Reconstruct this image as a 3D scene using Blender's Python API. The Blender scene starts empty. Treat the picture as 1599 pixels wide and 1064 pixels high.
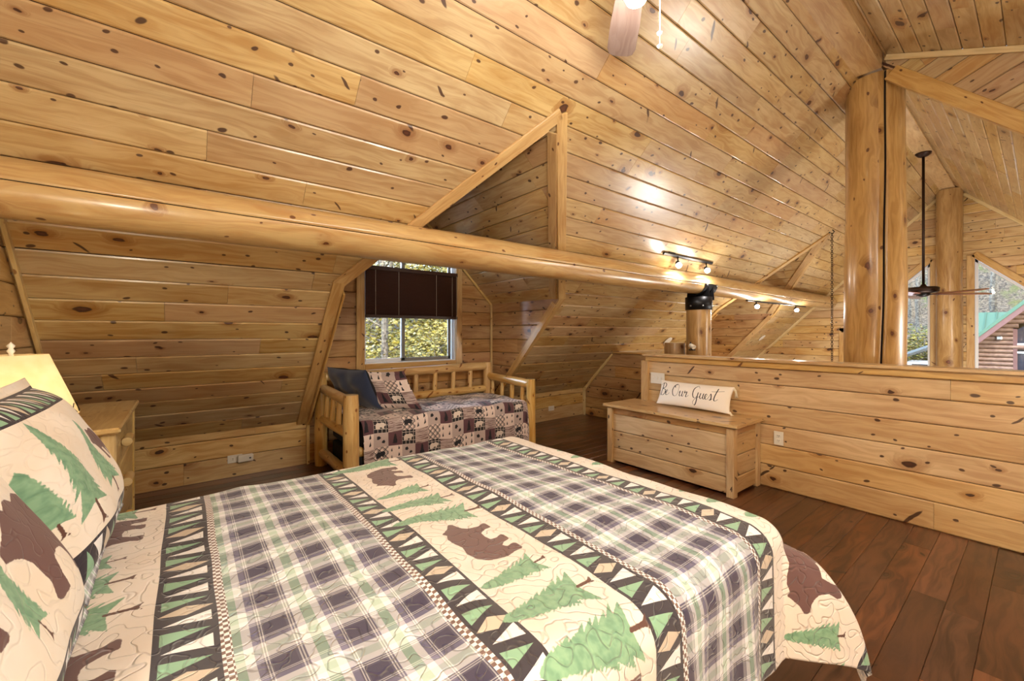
import bpy, bmesh, math, random
import numpy as np
from mathutils import Vector, Matrix
EXPOSURE = 0.28
GLOW = 17.0
SKY = 1.5
SUN = 6
P_FAN, P_TRACK, P_GREAT, P_LOFT, P_LAMP = 42, 17, 190, 140, 150
P_BED_FILL = 80
BORD = [(-.05, .06), (.475, .565), (.84, .945), (1.40, 1.50), (1.87, 1.97)]
PLAID = [(.06, .475), (.945, 1.40)]
S = bpy.context.scene
COL = S.collection
# ------------------------------------------------------------------ camera
cam_d = bpy.data.cameras.new('camera'); cam = bpy.data.objects.new('camera', cam_d); COL.objects.link(cam)
FPX = 652.0
cam_d.sensor_width = 36; cam_d.lens = FPX/1599*36
cam_d.shift_y = -13.0/1599; cam_d.clip_start = .02; cam_d.clip_end = 400
YAW = math.atan(829/652.0)
cam.location = (0, 0, 1.34)
cam.rotation_euler = (math.pi/2, 0, YAW-math.pi/2)
S.camera = cam
# ------------------------------------------------------------------ world, sun, exposure
S.view_settings.view_transform = 'Standard'; S.view_settings.look = 'None'
S.view_settings.gamma = 1; S.view_settings.use_curve_mapping = False
S.view_settings.exposure = EXPOSURE
w = bpy.data.worlds.new('sky'); S.world = w; w.use_nodes = True
nt = w.node_tree; nt.nodes.clear()
sky = nt.nodes.new('ShaderNodeTexSky'); sky.sky_type = 'NISHITA'; sky.sun_disc = False
sky.sun_elevation = math.radians(38); sky.sun_rotation = math.radians(200); sky.air_density = 1.2
bg = nt.nodes.new('ShaderNodeBackground'); bg.inputs[1].default_value = SKY
out = nt.nodes.new('ShaderNodeOutputWorld')
nt.links.new(sky.outputs[0], bg.inputs[0]); nt.links.new(bg.outputs[0], out.inputs[0])
def light(name, kind, loc, power, col, size, label, rot=None, spot=None):
    d = bpy.data.lights.new(name, kind); d.energy = power; d.color = col
    if kind == 'SUN': d.angle = size
    else: d.shadow_soft_size = size
    if spot: d.spot_size = spot; d.spot_blend = .6
    o = bpy.data.objects.new(name, d); COL.objects.link(o); o.location = loc
    if rot: o.rotation_euler = rot
    return o
sun = light('sun', 'SUN', (0, -10, 30), SUN, (1, .93, .8), .02, '')
sun.rotation_euler = Vector((-.35, -.6, .8)).to_track_quat('Z', 'Y').to_euler()
glow = light('sky_glow', 'SUN', (0, 30, 30), GLOW, (.60, .76, 1), 1.0, '')  # added soft blue sun, stands in for skylight through the dormer
glow.rotation_euler = Vector((-.60, .75, .24)).to_track_quat('Z', 'Y').to_euler()
# ------------------------------------------------------------------ helpers
PI = math.pi
rnd = random.Random(7)
def tag(o, label=None, cat=None, group=None, kind=None):
    if label: o['label'] = label
    if cat: o['category'] = cat
    if group: o['group'] = group
    if kind: o['kind'] = kind
    return o
def empty(name, loc=(0, 0, 0), rz=0, **k):
    o = bpy.data.objects.new(name, None); COL.objects.link(o); o.location = loc; o.rotation_euler = (0, 0, rz)
    o.empty_display_size = .1
    return tag(o, **k)
def link_mesh(name, me, parent=None, loc=None):
    o = bpy.data.objects.new(name, me); COL.objects.link(o)
    if parent: o.parent = parent
    if loc is not None: o.location = loc
    return o
def mesh(name, V, F, mat, parent=None, uv=None, smooth=False, attrs=None, recenter=False, mats=None, mi=None):
    V = [tuple(v) for v in V]
    loc = None
    if recenter:
        a = np.array(V); c = np.array([(a[:, 0].min()+a[:, 0].max())/2, (a[:, 1].min()+a[:, 1].max())/2, a[:, 2].min()])
        V = [tuple(x) for x in (a-c)]; loc = tuple(c)
    me = bpy.data.meshes.new(name); me.from_pydata(V, [], F)
    for m in (mats or [mat]): me.materials.append(m)
    if mi: me.polygons.foreach_set('material_index', mi)
    if uv is not None:
        l = me.uv_layers.new(name='UVMap'); flat = []
        if len(uv) == len(V) and not isinstance(uv[0], list):
            idx = np.zeros(len(me.loops), dtype=np.int32); me.loops.foreach_get('vertex_index', idx)
            l.data.foreach_set('uv', np.asarray(uv, dtype=np.float32)[idx].ravel())
        else:
            for f in uv:
                for p in f: flat += [p[0], p[1]]
            l.data.foreach_set('uv', flat)
    if attrs:
        for k, a in attrs.items():
            at = me.attributes.new(k, 'FLOAT', 'POINT'); at.data.foreach_set('value', np.asarray(a, dtype=np.float32))
    if smooth: me.polygons.foreach_set('use_smooth', [True]*len(me.polygons))
    me.update()
    return link_mesh(name, me, parent, loc)
def grid_faces(n, m):   # n rows, m cols
    return [(i*m+j, i*m+j+1, (i+1)*m+j+1, (i+1)*m+j) for i in range(n-1) for j in range(m-1)]
def box(name, c, s, mat, parent=None, bev=.004, rot=None, recenter=False):
    """chamfered box, uv in metres with u along the longest side"""
    bm = bmesh.new(); bmesh.ops.create_cube(bm, size=1)
    bmesh.ops.scale(bm, vec=s, verts=bm.verts)
    if bev: bmesh.ops.bevel(bm, geom=list(bm.edges), offset=min(bev, min(s)*.3), segments=1, affect='EDGES', profile=.5)
    L = max(range(3), key=lambda i: s[i]); off = (rnd.uniform(0, 60), rnd.uniform(0, 60))
    uvl = bm.loops.layers.uv.new('UVMap')
    bm.normal_update()
    for f in bm.faces:
        n = f.normal; ax = max(range(3), key=lambda i: abs(n[i]))
        o = [i for i in range(3) if i != ax]
        if L in o: ua = L; va = [i for i in o if i != L][0]
        else: ua, va = o
        for lp in f.loops:
            co = lp.vert.co; lp[uvl].uv = (co[ua]+off[0], co[va]+off[1]+ax*.37)
    if rot is not None: bm.transform(rot.to_4x4())
    if recenter: zc = c[2]-s[2]/2 if rot is None else c[2]
    bmesh.ops.translate(bm, verts=bm.verts, vec=c)
    if recenter: bmesh.ops.translate(bm, verts=bm.verts, vec=(-c[0], -c[1], -zc))
    me = bpy.data.meshes.new(name); bm.to_mesh(me); bm.free(); me.materials.append(mat)
    return link_mesh(name, me, parent, (c[0], c[1], zc) if recenter else None)
def frame_from(d):
    d = Vector(d).normalized(); a = Vector((0, 0, 1)) if abs(d.z) < .9 else Vector((1, 0, 0))
    x = a.cross(d).normalized(); y = d.cross(x).normalized()
    return x, y, d
def log(name, p0, p1, r0, r1, mat, parent=None, seg=20, rings=None, wob=.04, crack=None, flat=None, seed=0, recenter=False, capmat=None, bend=0.0, taper=0):
    p0 = Vector(p0); p1 = Vector(p1); L = (p1-p0).length
    x, y, d = frame_from(p1-p0); R = random.Random(seed*31+5)
    rings = rings or max(4, int(L/.12)+2)
    ang = [2*PI*i/seg for i in range(seg)]
    if crack:   # fine angles for the dark checks that run along the log: (angle, depth, width, drift)
        for ca, dp, cw, *_ in crack:
            ang = [a for a in ang if abs(((a-ca+PI) % (2*PI))-PI) > cw*1.6]+[ca-cw, ca-cw*.45, ca+cw*.45, ca+cw]
        ca = crack[0][0]; ang = sorted(ang, key=lambda a: (a-ca+.3) % (2*PI))
    n = len(ang); V = []; UV = []; off = (R.uniform(0, 50), R.uniform(0, 50))
    ph = [R.uniform(0, 6.3) for _ in range(6)]
    for i in range(rings):
        t = i/(rings-1); r = r0+(r1-r0)*t
        if taper and (i == 0 or i == rings-1): r *= 1-taper
        tw = 0
        if crack: tw = crack[0][3]*(t-.5)+.03*math.sin(9*t+1)+.012*math.sin(31*t)
        b = bend*math.sin(PI*t)
        for k, a in enumerate(ang):
            aa = a+tw
            rr = r*(1+wob*(.5*math.sin(2*aa+ph[0]+t*L*1.3)+.35*math.sin(3*aa+ph[1]-t*L*2.1)+.3*math.sin(t*L*3.3+ph[2])+.2*math.sin(5*aa+ph[3]+t*L*6)))
            if crack:
                for cc, dp, cw, *_ in crack:
                    if abs(((a-cc+PI) % (2*PI))-PI) < cw*.6: rr -= dp*r*(.75+.25*math.sin(t*17))
            p = p0+d*(L*t)+x*(math.cos(aa)*rr)+y*(math.sin(aa)*rr+b)
            V.append(p); 
        ang_uv = ang
    F = []; FU = []
    for i in range(rings-1):
        for k in range(n):
            k2 = (k+1) % n; F.append((i*n+k, i*n+k2, (i+1)*n+k2, (i+1)*n+k))
            a0 = ang[k]; a1 = ang[k2]
            while a1 < a0: a1 += 2*PI
            if crack: a0 = (a0-ca+.3) % (2*PI); a1 = a0+((ang[k2]-ang[k]) % (2*PI))
            u0 = L*i/(rings-1)+off[0]; u1 = L*(i+1)/(rings-1)+off[0]; rm = (r0+r1)/2
            FU.append([(u0, a0*rm+off[1]), (u0, a1*rm+off[1]), (u1, a1*rm+off[1]), (u1, a0*rm+off[1])])
    mi = [0]*len(F)
    if crack:
        for i in range(rings-1):
            for k in range(n):
                am = ang[k]+((ang[(k+1) % n]-ang[k]) % (2*PI))/2
                if any(abs(((am-cc+PI) % (2*PI))-PI) < cw for cc, dp, cw, *_ in crack): mi[i*n+k] = 1
        capmat = capmat or M['crack']
    ns_ = len(F)
    for e, ii in ((0, 0), (1, rings-1)):
        q0 = len(V); V += [V[ii*n+k].copy() for k in range(n)]
        c = len(V); V.append(p0+d*(L*ii/(rings-1)) - d*(0.003 if e == 0 else -.003))
        for k in range(n):
            k2 = (k+1) % n
            f = (c, q0+k2, q0+k) if e == 0 else (c, q0+k, q0+k2)
            F.append(f); mi.append(1 if capmat and not crack else 0)
            q = [(off[0]+.02*j, off[1]) for j in range(3)]
            x_ = [(V[j]-V[c]).dot(x)*1.0+off[0] for j in f]; y_ = [(V[j]-V[c]).dot(y)*1.0+off[1] for j in f]
            FU.append([(x_[j], y_[j]) for j in range(3)])
    return mesh(name, V, F, mat, parent, uv=FU, smooth=True, recenter=recenter, mats=[mat, capmat] if capmat else None, mi=mi if capmat else None)
def lathe(name, prof, mat, parent=None, seg=24, c=(0, 0, 0), axis=None, smooth=True, recenter=False):
    V = []; F = []; x, y, d = frame_from(axis or (0, 0, 1)); c = Vector(c)
    for r, z in prof:
        for k in range(seg):
            a = 2*PI*k/seg; V.append(c+d*z+x*(r*math.cos(a))+y*(r*math.sin(a)))
    m = len(prof)
    for i in range(m-1):
        for k in range(seg):
            k2 = (k+1) % seg; F.append((i*seg+k, i*seg+k2, (i+1)*seg+k2, (i+1)*seg+k))
    if prof[0][0] > 1e-5: F.append(tuple(range(seg))[::-1])
    if prof[-1][0] > 1e-5: F.append(tuple(range((m-1)*seg, m*seg)))
    o = mesh(name, V, F, mat, parent, recenter=recenter, smooth=smooth, uv=[(v[0]*1.0+v[1], v[2]) for v in V])
    return o
def tube(name, pts, r, mat, parent=None, seg=8, recenter=False):
    pts = [Vector(p) for p in pts]; V = []; F = []
    for i, p in enumerate(pts):
        d = (pts[min(i+1, len(pts)-1)]-pts[max(i-1, 0)]); x, y, d = frame_from(d)
        for k in range(seg):
            a = 2*PI*k/seg; V.append(p+x*(r*math.cos(a))+y*(r*math.sin(a)))
    for i in range(len(pts)-1):
        for k in range(seg):
            k2 = (k+1) % seg; F.append((i*seg+k, i*seg+k2, (i+1)*seg+k2, (i+1)*seg+k))
    F.append(tuple(range(seg))[::-1]); F.append(tuple(range((len(pts)-1)*seg, len(pts)*seg)))
    return mesh(name, V, F, mat, parent, smooth=True, recenter=recenter, uv=[(v[0], v[2]) for v in V])
# polygons in plane coordinates -----------------------------------------------------
def clip_hp(poly, a, b, c):           # keep a*u+b*v<=c
    out = []
    for i in range(len(poly)):
        p = poly[i]; q = poly[(i+1) % len(poly)]
        dp = a*p[0]+b*p[1]-c; dq = a*q[0]+b*q[1]-c
        if dp <= 1e-9: out.append(p)
        if (dp < -1e-9 and dq > 1e-9) or (dp > 1e-9 and dq < -1e-9):
            t = dp/(dp-dq); out.append((p[0]+(q[0]-p[0])*t, p[1]+(q[1]-p[1])*t))
    return out
def area(p): return .5*sum(p[i][0]*p[(i+1) % len(p)][1]-p[(i+1) % len(p)][0]*p[i][1] for i in range(len(p))) if len(p) > 2 else 0
def ccw(p): return p if area(p) > 0 else p[::-1]
def hps(poly):                        # half planes of a ccw convex polygon
    poly = ccw(poly); r = []
    for i in range(len(poly)):
        p = poly[i]; q = poly[(i+1) % len(poly)]
        a = (q[1]-p[1]); b = -(q[0]-p[0]); l = math.hypot(a, b); r.append((a/l, b/l, (a*p[0]+b*p[1])/l))
    return r
def clip_convex(poly, conv):
    for a, b, c in hps(conv):
        poly = clip_hp(poly, a, b, c)
        if len(poly) < 3: return []
    return poly
def subtract(poly, conv):
    H = hps(conv)
    inside = clip_convex(poly, conv)
    if len(inside) < 3 or abs(area(inside)) < 1e-6: return [poly]
    out = []; cur = poly
    for a, b, c in H:
        o = clip_hp(cur, -a, -b, -c)
        if len(o) > 2 and abs(area(o)) > 2e-6: out.append(o)
        cur = clip_hp(cur, a, b, c)
        if len(cur) < 3: break
    return out
def surface(name, O, U, Vv, N, outer, holes, rows, mat, label=None, cat='wall', lens=(1.6, 3.6), seed=0, parent=None,
            backmat=None, depth=.012, gap=.0022, cham=.008, pn='plank', rowmax=None, stuff=False, kind='structure', jit=.0012, planks=True):
    """a boarded surface: backing sheet (the structure) + every board a child mesh"""
    O, U, Vv, N = Vector(O), Vector(U).normalized(), Vector(Vv).normalized(), Vector(N).normalized()
    flip = U.cross(Vv).dot(N) < 0
    P = lambda u, v, z=0: O+U*u+Vv*v+N*z
    outer = ccw(outer)
    pieces = [outer]
    for h in holes: pieces = [q for p in pieces for q in subtract(p, h)]
    V = []; F = []; UV = []
    for p in pieces:
        p = ccw(p); b = len(V); V += [P(u, v, -depth-.002) for u, v in p]; n = len(p); V += [P(u, v, -depth-.02) for u, v in p]
        f = list(range(b, b+n)); g = list(range(b+n, b+2*n))
        F.append(f[::-1] if flip else f); F.append(g if flip else g[::-1])
        UV += [(u, v) for u, v in p]*2
        for i in range(n): F.append((f[i], f[(i+1) % n], g[(i+1) % n], g[i]))
    st = mesh(name, V, F, backmat or M['gap'], parent, uv=UV)
    if kind: st['kind'] = kind
    if label: tag(st, label, cat)
    if not planks: return st
    R = random.Random(seed)
    us = [p[0] for p in outer]; vs = [p[1] for p in outer]; u0, u1, vmin, vmax = min(us), max(us), min(vs), max(vs)
    if isinstance(rows, tuple):
        k0 = math.floor((vmin-rows[0])/rows[1]); rows = [rows[0]+rows[1]*k for k in range(k0, int((vmax-rows[0])/rows[1])+2)]
    allV, allF, allU = [], [], []
    for a, b in zip(rows[:-1], rows[1:]):
        if b <= vmin+.004 or a >= vmax-.004: continue
        if a < vmin: a = vmin
        if b > vmax: b = vmax
        js = [u0-1]; x = u0+R.uniform(.1, 1)*(lens(u0) if callable(lens) else lens)[0]
        while x < u1-.3:
            js.append(x); x += R.uniform(*(lens(x) if callable(lens) else lens))
        js.append(u1+1)
        for j0, j1 in zip(js[:-1], js[1:]):
            cell = clip_convex([(j0+gap*.35, a), (j1-gap*.35, a), (j1-gap*.35, b), (j0+gap*.35, b)], outer)
            if len(cell) < 3: continue
            ps = [ccw(cell)]
            for h in holes: ps = [q for p in ps for q in subtract(p, h)]
            ps = [ccw(p) for p in ps if abs(area(p)) > 3e-4]
            if not ps: continue
            dz = R.uniform(-jit, jit); off = (R.uniform(0, 80), R.uniform(0, 80))
            va, vb = a+gap, b-gap; ca, cb = va+cham, vb-cham
            zf = lambda v: dz-(cham*.75*max(0, (ca-v)/cham) if v < ca else cham*.75*max(0, (v-cb)/cham))
            V, F, UV = [], [], []
            for p in ps:
                for lo, hi in ((va, ca), (ca, cb), (cb, vb)):
                    q = clip_hp(clip_hp(p, 0, -1, -lo), 0, 1, hi)
                    if len(q) < 3 or abs(area(q)) < 1e-8: continue
                    q = ccw(q)
                    i0 = len(V); n = len(q); V += [P(u, v, zf(v)) for u, v in q]
                    f = list(range(i0, i0+n)); F.append(f[::-1] if flip else f)
                    uu = [(u+off[0], v+off[1]) for u, v in q]; UV.append(uu[::-1] if flip else uu)
                    for k in range(n):
                        p1, p2 = q[k], q[(k+1) % n]
                        if abs(p1[1]-p2[1]) < 1e-7 and (abs(p1[1]-ca) < 1e-6 or abs(p1[1]-cb) < 1e-6): continue
                        i1 = len(V); V += [P(p1[0], p1[1], -depth), P(p2[0], p2[1], -depth)]
                        g = [i0+k, i0+(k+1) % n, i1+1, i1]; g = g if flip else g[::-1]
                        F.append(g); UV.append([(p1[0]+off[0], p1[1]+off[1])]*4)
            if not F: continue
            if stuff:
                o_ = len(allV); allV += V; allF += [[i+o_ for i in f] for f in F]; allU += UV
            else:
                mesh(pn, V, F, mat, st, uv=UV)
    if stuff and allF:
        o = mesh(pn, allV, allF, mat, st, uv=allU); o['kind'] = 'stuff'
    return st
# ------------------------------------------------------------------ node maths
class X:
    nt = None
    def __init__(s, k): s.k = k
    @staticmethod
    def m(op, *a, clamp=False):
        n = X.nt.nodes.new('ShaderNodeMath'); n.operation = op; n.use_clamp = clamp
        for i, v in enumerate(a):
            if isinstance(v, X): X.nt.links.new(v.k, n.inputs[i])
            else: n.inputs[i].default_value = float(v)
        return X(n.outputs[0])
    def __add__(s, o): return X.m('ADD', s, o)
    __radd__ = __add__
    def __sub__(s, o): return X.m('SUBTRACT', s, o)
    def __rsub__(s, o): return X.m('SUBTRACT', o, s)
    def __mul__(s, o): return X.m('MULTIPLY', s, o)
    __rmul__ = __mul__
    def __truediv__(s, o): return X.m('DIVIDE', s, o)
    def lt(s, o): return X.m('LESS_THAN', s, o)
    def gt(s, o): return X.m('GREATER_THAN', s, o)
    def fr(s): return X.m('FRACT', s)
    def fl(s): return X.m('FLOOR', s)
    def ab(s): return X.m('ABSOLUTE', s)
    def sn(s): return X.m('SINE', s)
    def mx(s, o): return X.m('MAXIMUM', s, o)
    def mn(s, o): return X.m('MINIMUM', s, o)
    def ss(s, a, b):                     # 0 at a -> 1 at b (a may exceed b)
        n = X.nt.nodes.new('ShaderNodeMapRange'); n.interpolation_type = 'SMOOTHSTEP'
        X.nt.links.new(s.k, n.inputs[0])
        if a < b: v = (a, b, 0, 1)
        else: v = (b, a, 1, 0)
        for i, q in enumerate(v): n.inputs[i+1].default_value = q
        return X(n.outputs[0])
def between(x, a, b): return x.gt(a)*x.lt(b)
def mixc(f, a, b, mode='MIX'):
    n = X.nt.nodes.new('ShaderNodeMix'); n.data_type = 'RGBA'; n.blend_type = mode
    if isinstance(f, X): X.nt.links.new(f.k, n.inputs[0])
    else: n.inputs[0].default_value = f
    for v, i in ((a, 6), (b, 7)):
        if isinstance(v, X): X.nt.links.new(v.k, n.inputs[i])
        else: n.inputs[i].default_value = (*v, 1)
    return X(n.outputs[2])
def srgb(r, g, b): return tuple((c/255/12.92 if c/255 <= .04045 else ((c/255+.055)/1.055)**2.4) for c in (r, g, b))
def vec(x, y, z=0):
    n = X.nt.nodes.new('ShaderNodeCombineXYZ')
    for i, v in enumerate((x, y, z)):
        if isinstance(v, X): X.nt.links.new(v.k, n.inputs[i])
        else: n.inputs[i].default_value = v
    return X(n.outputs[0])
def sep(v):
    n = X.nt.nodes.new('ShaderNodeSeparateXYZ'); X.nt.links.new(v.k, n.inputs[0]); return X(n.outputs[0]), X(n.outputs[1]), X(n.outputs[2])
def noise(v, sc, det=2, rough=.5, dist=0, dim='3D'):
    n = X.nt.nodes.new('ShaderNodeTexNoise'); n.noise_dimensions = dim; X.nt.links.new(v.k, n.inputs['Vector'])
    n.inputs['Scale'].default_value = sc; n.inputs['Detail'].default_value = det; n.inputs['Roughness'].default_value = rough; n.inputs['Distortion'].default_value = dist
    return X(n.outputs[0])
def voro(v, sc):
    n = X.nt.nodes.new('ShaderNodeTexVoronoi'); n.voronoi_dimensions = '2D'; X.nt.links.new(v.k, n.inputs['Vector']); n.inputs['Scale'].default_value = sc
    c = X.nt.nodes.new('ShaderNodeSeparateColor'); X.nt.links.new(n.outputs['Color'], c.inputs[0])
    return X(n.outputs['Distance']), X(c.outputs[0]), X(c.outputs[1]), X(c.outputs[2])
def uvc():
    n = X.nt.nodes.new('ShaderNodeTexCoord'); return X(n.outputs['UV'])
def objc():
    n = X.nt.nodes.new('ShaderNodeTexCoord'); return X(n.outputs['Object'])
def orand():
    n = X.nt.nodes.new('ShaderNodeObjectInfo'); return X(n.outputs['Random'])
def attr(k):
    n = X.nt.nodes.new('ShaderNodeAttribute'); n.attribute_name = k; return X(n.outputs['Fac'])
M = {}
def start(name):
    m = bpy.data.materials.new(name); m.use_nodes = True; X.nt = m.node_tree
    m.node_tree.nodes.clear(); M[name] = m; return m
def finish(m, col, rough=.5, bump=None, bstr=.3, bdist=.002, **kw):
    nt = m.node_tree; b = nt.nodes.new('ShaderNodeBsdfPrincipled'); o = nt.nodes.new('ShaderNodeOutputMaterial')
    nt.links.new(b.outputs[0], o.inputs[0])
    def put(k, v):
        if isinstance(v, X): nt.links.new(v.k, b.inputs[k])
        elif isinstance(v, tuple): b.inputs[k].default_value = (*v, 1)
        else: b.inputs[k].default_value = v
    put('Base Color', col); put('Roughness', rough)
    for k, v in kw.items(): put(k.replace('_', ' '), v)
    if bump is not None:
        bn = nt.nodes.new('ShaderNodeBump'); bn.inputs['Strength'].default_value = bstr; bn.inputs['Distance'].default_value = bdist
        nt.links.new(bump.k, bn.inputs['Height']); nt.links.new(bn.outputs[0], b.inputs['Normal'])
    return m
def plain(name, c, rough=.5, **kw):
    m = start(name); return finish(m, srgb(*c), rough, **kw)
def wood(name, c1, c2, c3=(70, 34, 20), rough=.33, ks=(2.6, 5.2), prob=.5, small=.3, tint=.22, alt=None, kr=(.028, .085), coat=.25, grain=1.0, shape=1.0, knot2=1.0):
    m = start(name); R = orand()
    x, y, _ = sep(uvc()); x = x+R*37; y = y+R*91
    wv = noise(vec(x*1.3, y*5), 1.6, 2); wf = (noise(vec(x*30, y*40), 1, 2)-.5)*.05
    d, k1, k2, k3 = voro(vec(x*ks[0]+y*.8+wv*.28+wf, y*ks[1]*.8-x*.25+wv*.35+wf), 1)
    keep = k1.lt(prob)
    rad = k2*(k2*kr[1])+kr[0]
    rel = d/rad                                    # 1 at the knot's rim
    core = rel.ss(1.08, .82)*keep; halo = rel.ss(3.6, .9)*keep
    inner = rel.ss(.62, .3)*keep*k3.gt(.35)
    d2, q1, q2, q3 = voro(vec(x*7+wv, y*11+wv*.5), 1)
    pin = (d2/(q2*.09+.06)).ss(1.1, .7)*q1.lt(small)
    xs = x+y*.9; d3, s1, s2, s3 = voro(vec(xs*7+wv*.5, y*2.3+wv*.5), 1)
    spike = (d3/(s2*.07+.05)).ss(1.15, .8)*s1.lt(.10*knot2)
    g = noise(vec(x*1.1, y*13+halo*1.3+wv*2.2), 2.6, 4, .55)
    fine = noise(vec(x*3, y*150), 1, 2, .6)
    blot = noise(vec(x*.9, y*2.2), 1.4, 2)
    f = (g.ss(.36, .66)*.65+blot.ss(.38, .64)*.45)*grain
    col = mixc(f, srgb(*c1), srgb(c2[0]-6, c2[1]-9, c2[2]-9))
    if alt: col = mixc((R*7.13).fr().ss(.6, .95)*.38, col, srgb(*alt))
    col = mixc(halo*.62, col, srgb(*(alt or c2)), 'MULTIPLY')
    col = mixc(fine.ss(.52, .78)*.22, col, srgb(90, 50, 22))
    v = X.nt.nodes.new('ShaderNodeHueSaturation'); X.nt.links.new(col.k, v.inputs['Color'])
    X.nt.links.new(((R*3.7).fr()*tint+(1-tint*.55)).k, v.inputs['Value']); X.nt.links.new(((R*11.3).fr()*.2+.9).k, v.inputs['Saturation'])
    col = X(v.outputs[0])
    col = mixc(core*.93, col, srgb(*c3)); col = mixc(inner*.5, col, srgb(c3[0]+45, c3[1]+30, c3[2]+18)); col = mixc(pin.mx(spike)*.9, col, srgb(*c3))
    finish(m, col, rough, bump=(fine*.25-core*.8-pin*.4), bstr=.25, bdist=.002, Coat_Weight=coat, Coat_Roughness=.16)
    return m
# ------------------------------------------------------------------ materials
plain('gap', (74, 42, 20), .8)
wood('pine_ceiling', (201, 175, 126), (177, 144, 94), (62, 34, 28), tint=.14, alt=(186, 142, 108), rough=.3, prob=.5)
wood('pine_wall', (214, 184, 129), (190, 152, 97), (50, 24, 16), tint=.2, alt=(180, 128, 82), ks=(2.2, 5), prob=.42)
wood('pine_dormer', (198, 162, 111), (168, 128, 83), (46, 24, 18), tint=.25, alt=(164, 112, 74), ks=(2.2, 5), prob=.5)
wood('pine_trim', (207, 173, 118), (185, 147, 94), (76, 36, 20), tint=.12, ks=(1.6, 6), prob=.35, small=.15)
wood('pine_chest', (214, 182, 133), (192, 156, 109), (54, 24, 16), tint=.2, ks=(2.4, 5), prob=.4)
wood('pine_light', (226, 202, 145), (208, 178, 117), (150, 100, 52), tint=.08, ks=(2, 6), prob=.3, small=.3)
wood('log_beam', (208, 176, 119), (188, 148, 93), (92, 48, 26), tint=.1, ks=(2.2, 4.2), prob=.4, small=.1, kr=(.03, .03), rough=.3, coat=.3, knot2=.3)
wood('log_post', (188, 154, 103), (158, 124, 79), (82, 40, 22), tint=.1, ks=(2.6, 4.4), prob=.45, small=.08, kr=(.05, .05), rough=.34, coat=.25, knot2=.2)
wood('log_bed', (232, 200, 135), (212, 168, 101), (130, 70, 30), tint=.14, ks=(4, 9), prob=.45, small=.25, kr=(.03, .05), rough=.35)
wood('oak_floor', (112, 68, 42), (62, 37, 25), (30, 17, 12), tint=.7, alt=(72, 42, 28), ks=(2, 4), prob=.12, small=.04, rough=.3, coat=.35)
wood('fan_blade', (150, 128, 118), (132, 110, 100), (110, 88, 78), tint=.05, prob=.0, small=0, knot2=0)
wood('fan_blade_red', (150, 100, 84), (120, 76, 62), (90, 60, 50), tint=.05, prob=.0, small=0, knot2=0)
plain('crack', (24, 14, 8), .95)
plain('black_metal', (34, 34, 36), .4, Metallic=.7)
plain('dark_bronze', (52, 36, 28), .45, Metallic=.6)
plain('steel', (170, 172, 176), .3, Metallic=1.0)
plain('white_plastic', (226, 220, 206), .35)
plain('slot', (70, 62, 54), .6)
plain('white_vinyl', (225, 226, 228), .35)
plain('grey_screen', (120, 118, 112), .5)
plain('blind_brown', (58, 34, 26), .4)
plain('blind_cord', (190, 180, 165), .7)
plain('mattress', (222, 214, 200), .8)
plain('bed_skirt', (22, 22, 26), .9)
plain('white_cord', (236, 224, 196), .6)
plain('rubber', (20, 18, 18), .7)
def emis(name, c, s):
    m = start(name); return finish(m, srgb(*c), .5, Emission_Color=srgb(*c), Emission_Strength=s)
emis('bulb_warm', (255, 226, 178), 25); emis('bulb_white', (255, 236, 214), 30); emis('recessed', (255, 240, 220), 6)
# lamp shade: parchment, light shows through
m = start('shade'); n_ = noise(objc(), 14, 3)
nt = m.node_tree; d_ = nt.nodes.new('ShaderNodeBsdfDiffuse'); t_ = nt.nodes.new('ShaderNodeBsdfTranslucent'); mx_ = nt.nodes.new('ShaderNodeMixShader'); o_ = nt.nodes.new('ShaderNodeOutputMaterial')
c_ = mixc(n_.ss(.3, .8), srgb(244, 234, 206), srgb(232, 218, 176))
for q in (d_, t_): nt.links.new(c_.k, q.inputs[0])
mx_.inputs[0].default_value = .5; nt.links.new(d_.outputs[0], mx_.inputs[1]); nt.links.new(t_.outputs[0], mx_.inputs[2]); nt.links.new(mx_.outputs[0], o_.inputs[0])
# glass: clear with a weak reflection
m = start('glass'); nt = m.node_tree; t_ = nt.nodes.new('ShaderNodeBsdfTransparent'); g_ = nt.nodes.new('ShaderNodeBsdfGlossy'); g_.inputs['Roughness'].default_value = .02
fr_ = nt.nodes.new('ShaderNodeFresnel'); fr_.inputs[0].default_value = 1.45; mx_ = nt.nodes.new('ShaderNodeMixShader'); o_ = nt.nodes.new('ShaderNodeOutputMaterial')
nt.links.new(fr_.outputs[0], mx_.inputs[0]); nt.links.new(t_.outputs[0], mx_.inputs[1]); nt.links.new(g_.outputs[0], mx_.inputs[2]); nt.links.new(mx_.outputs[0], o_.inputs[0])
plain('dark_glass', (34, 38, 48), .12)
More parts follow.
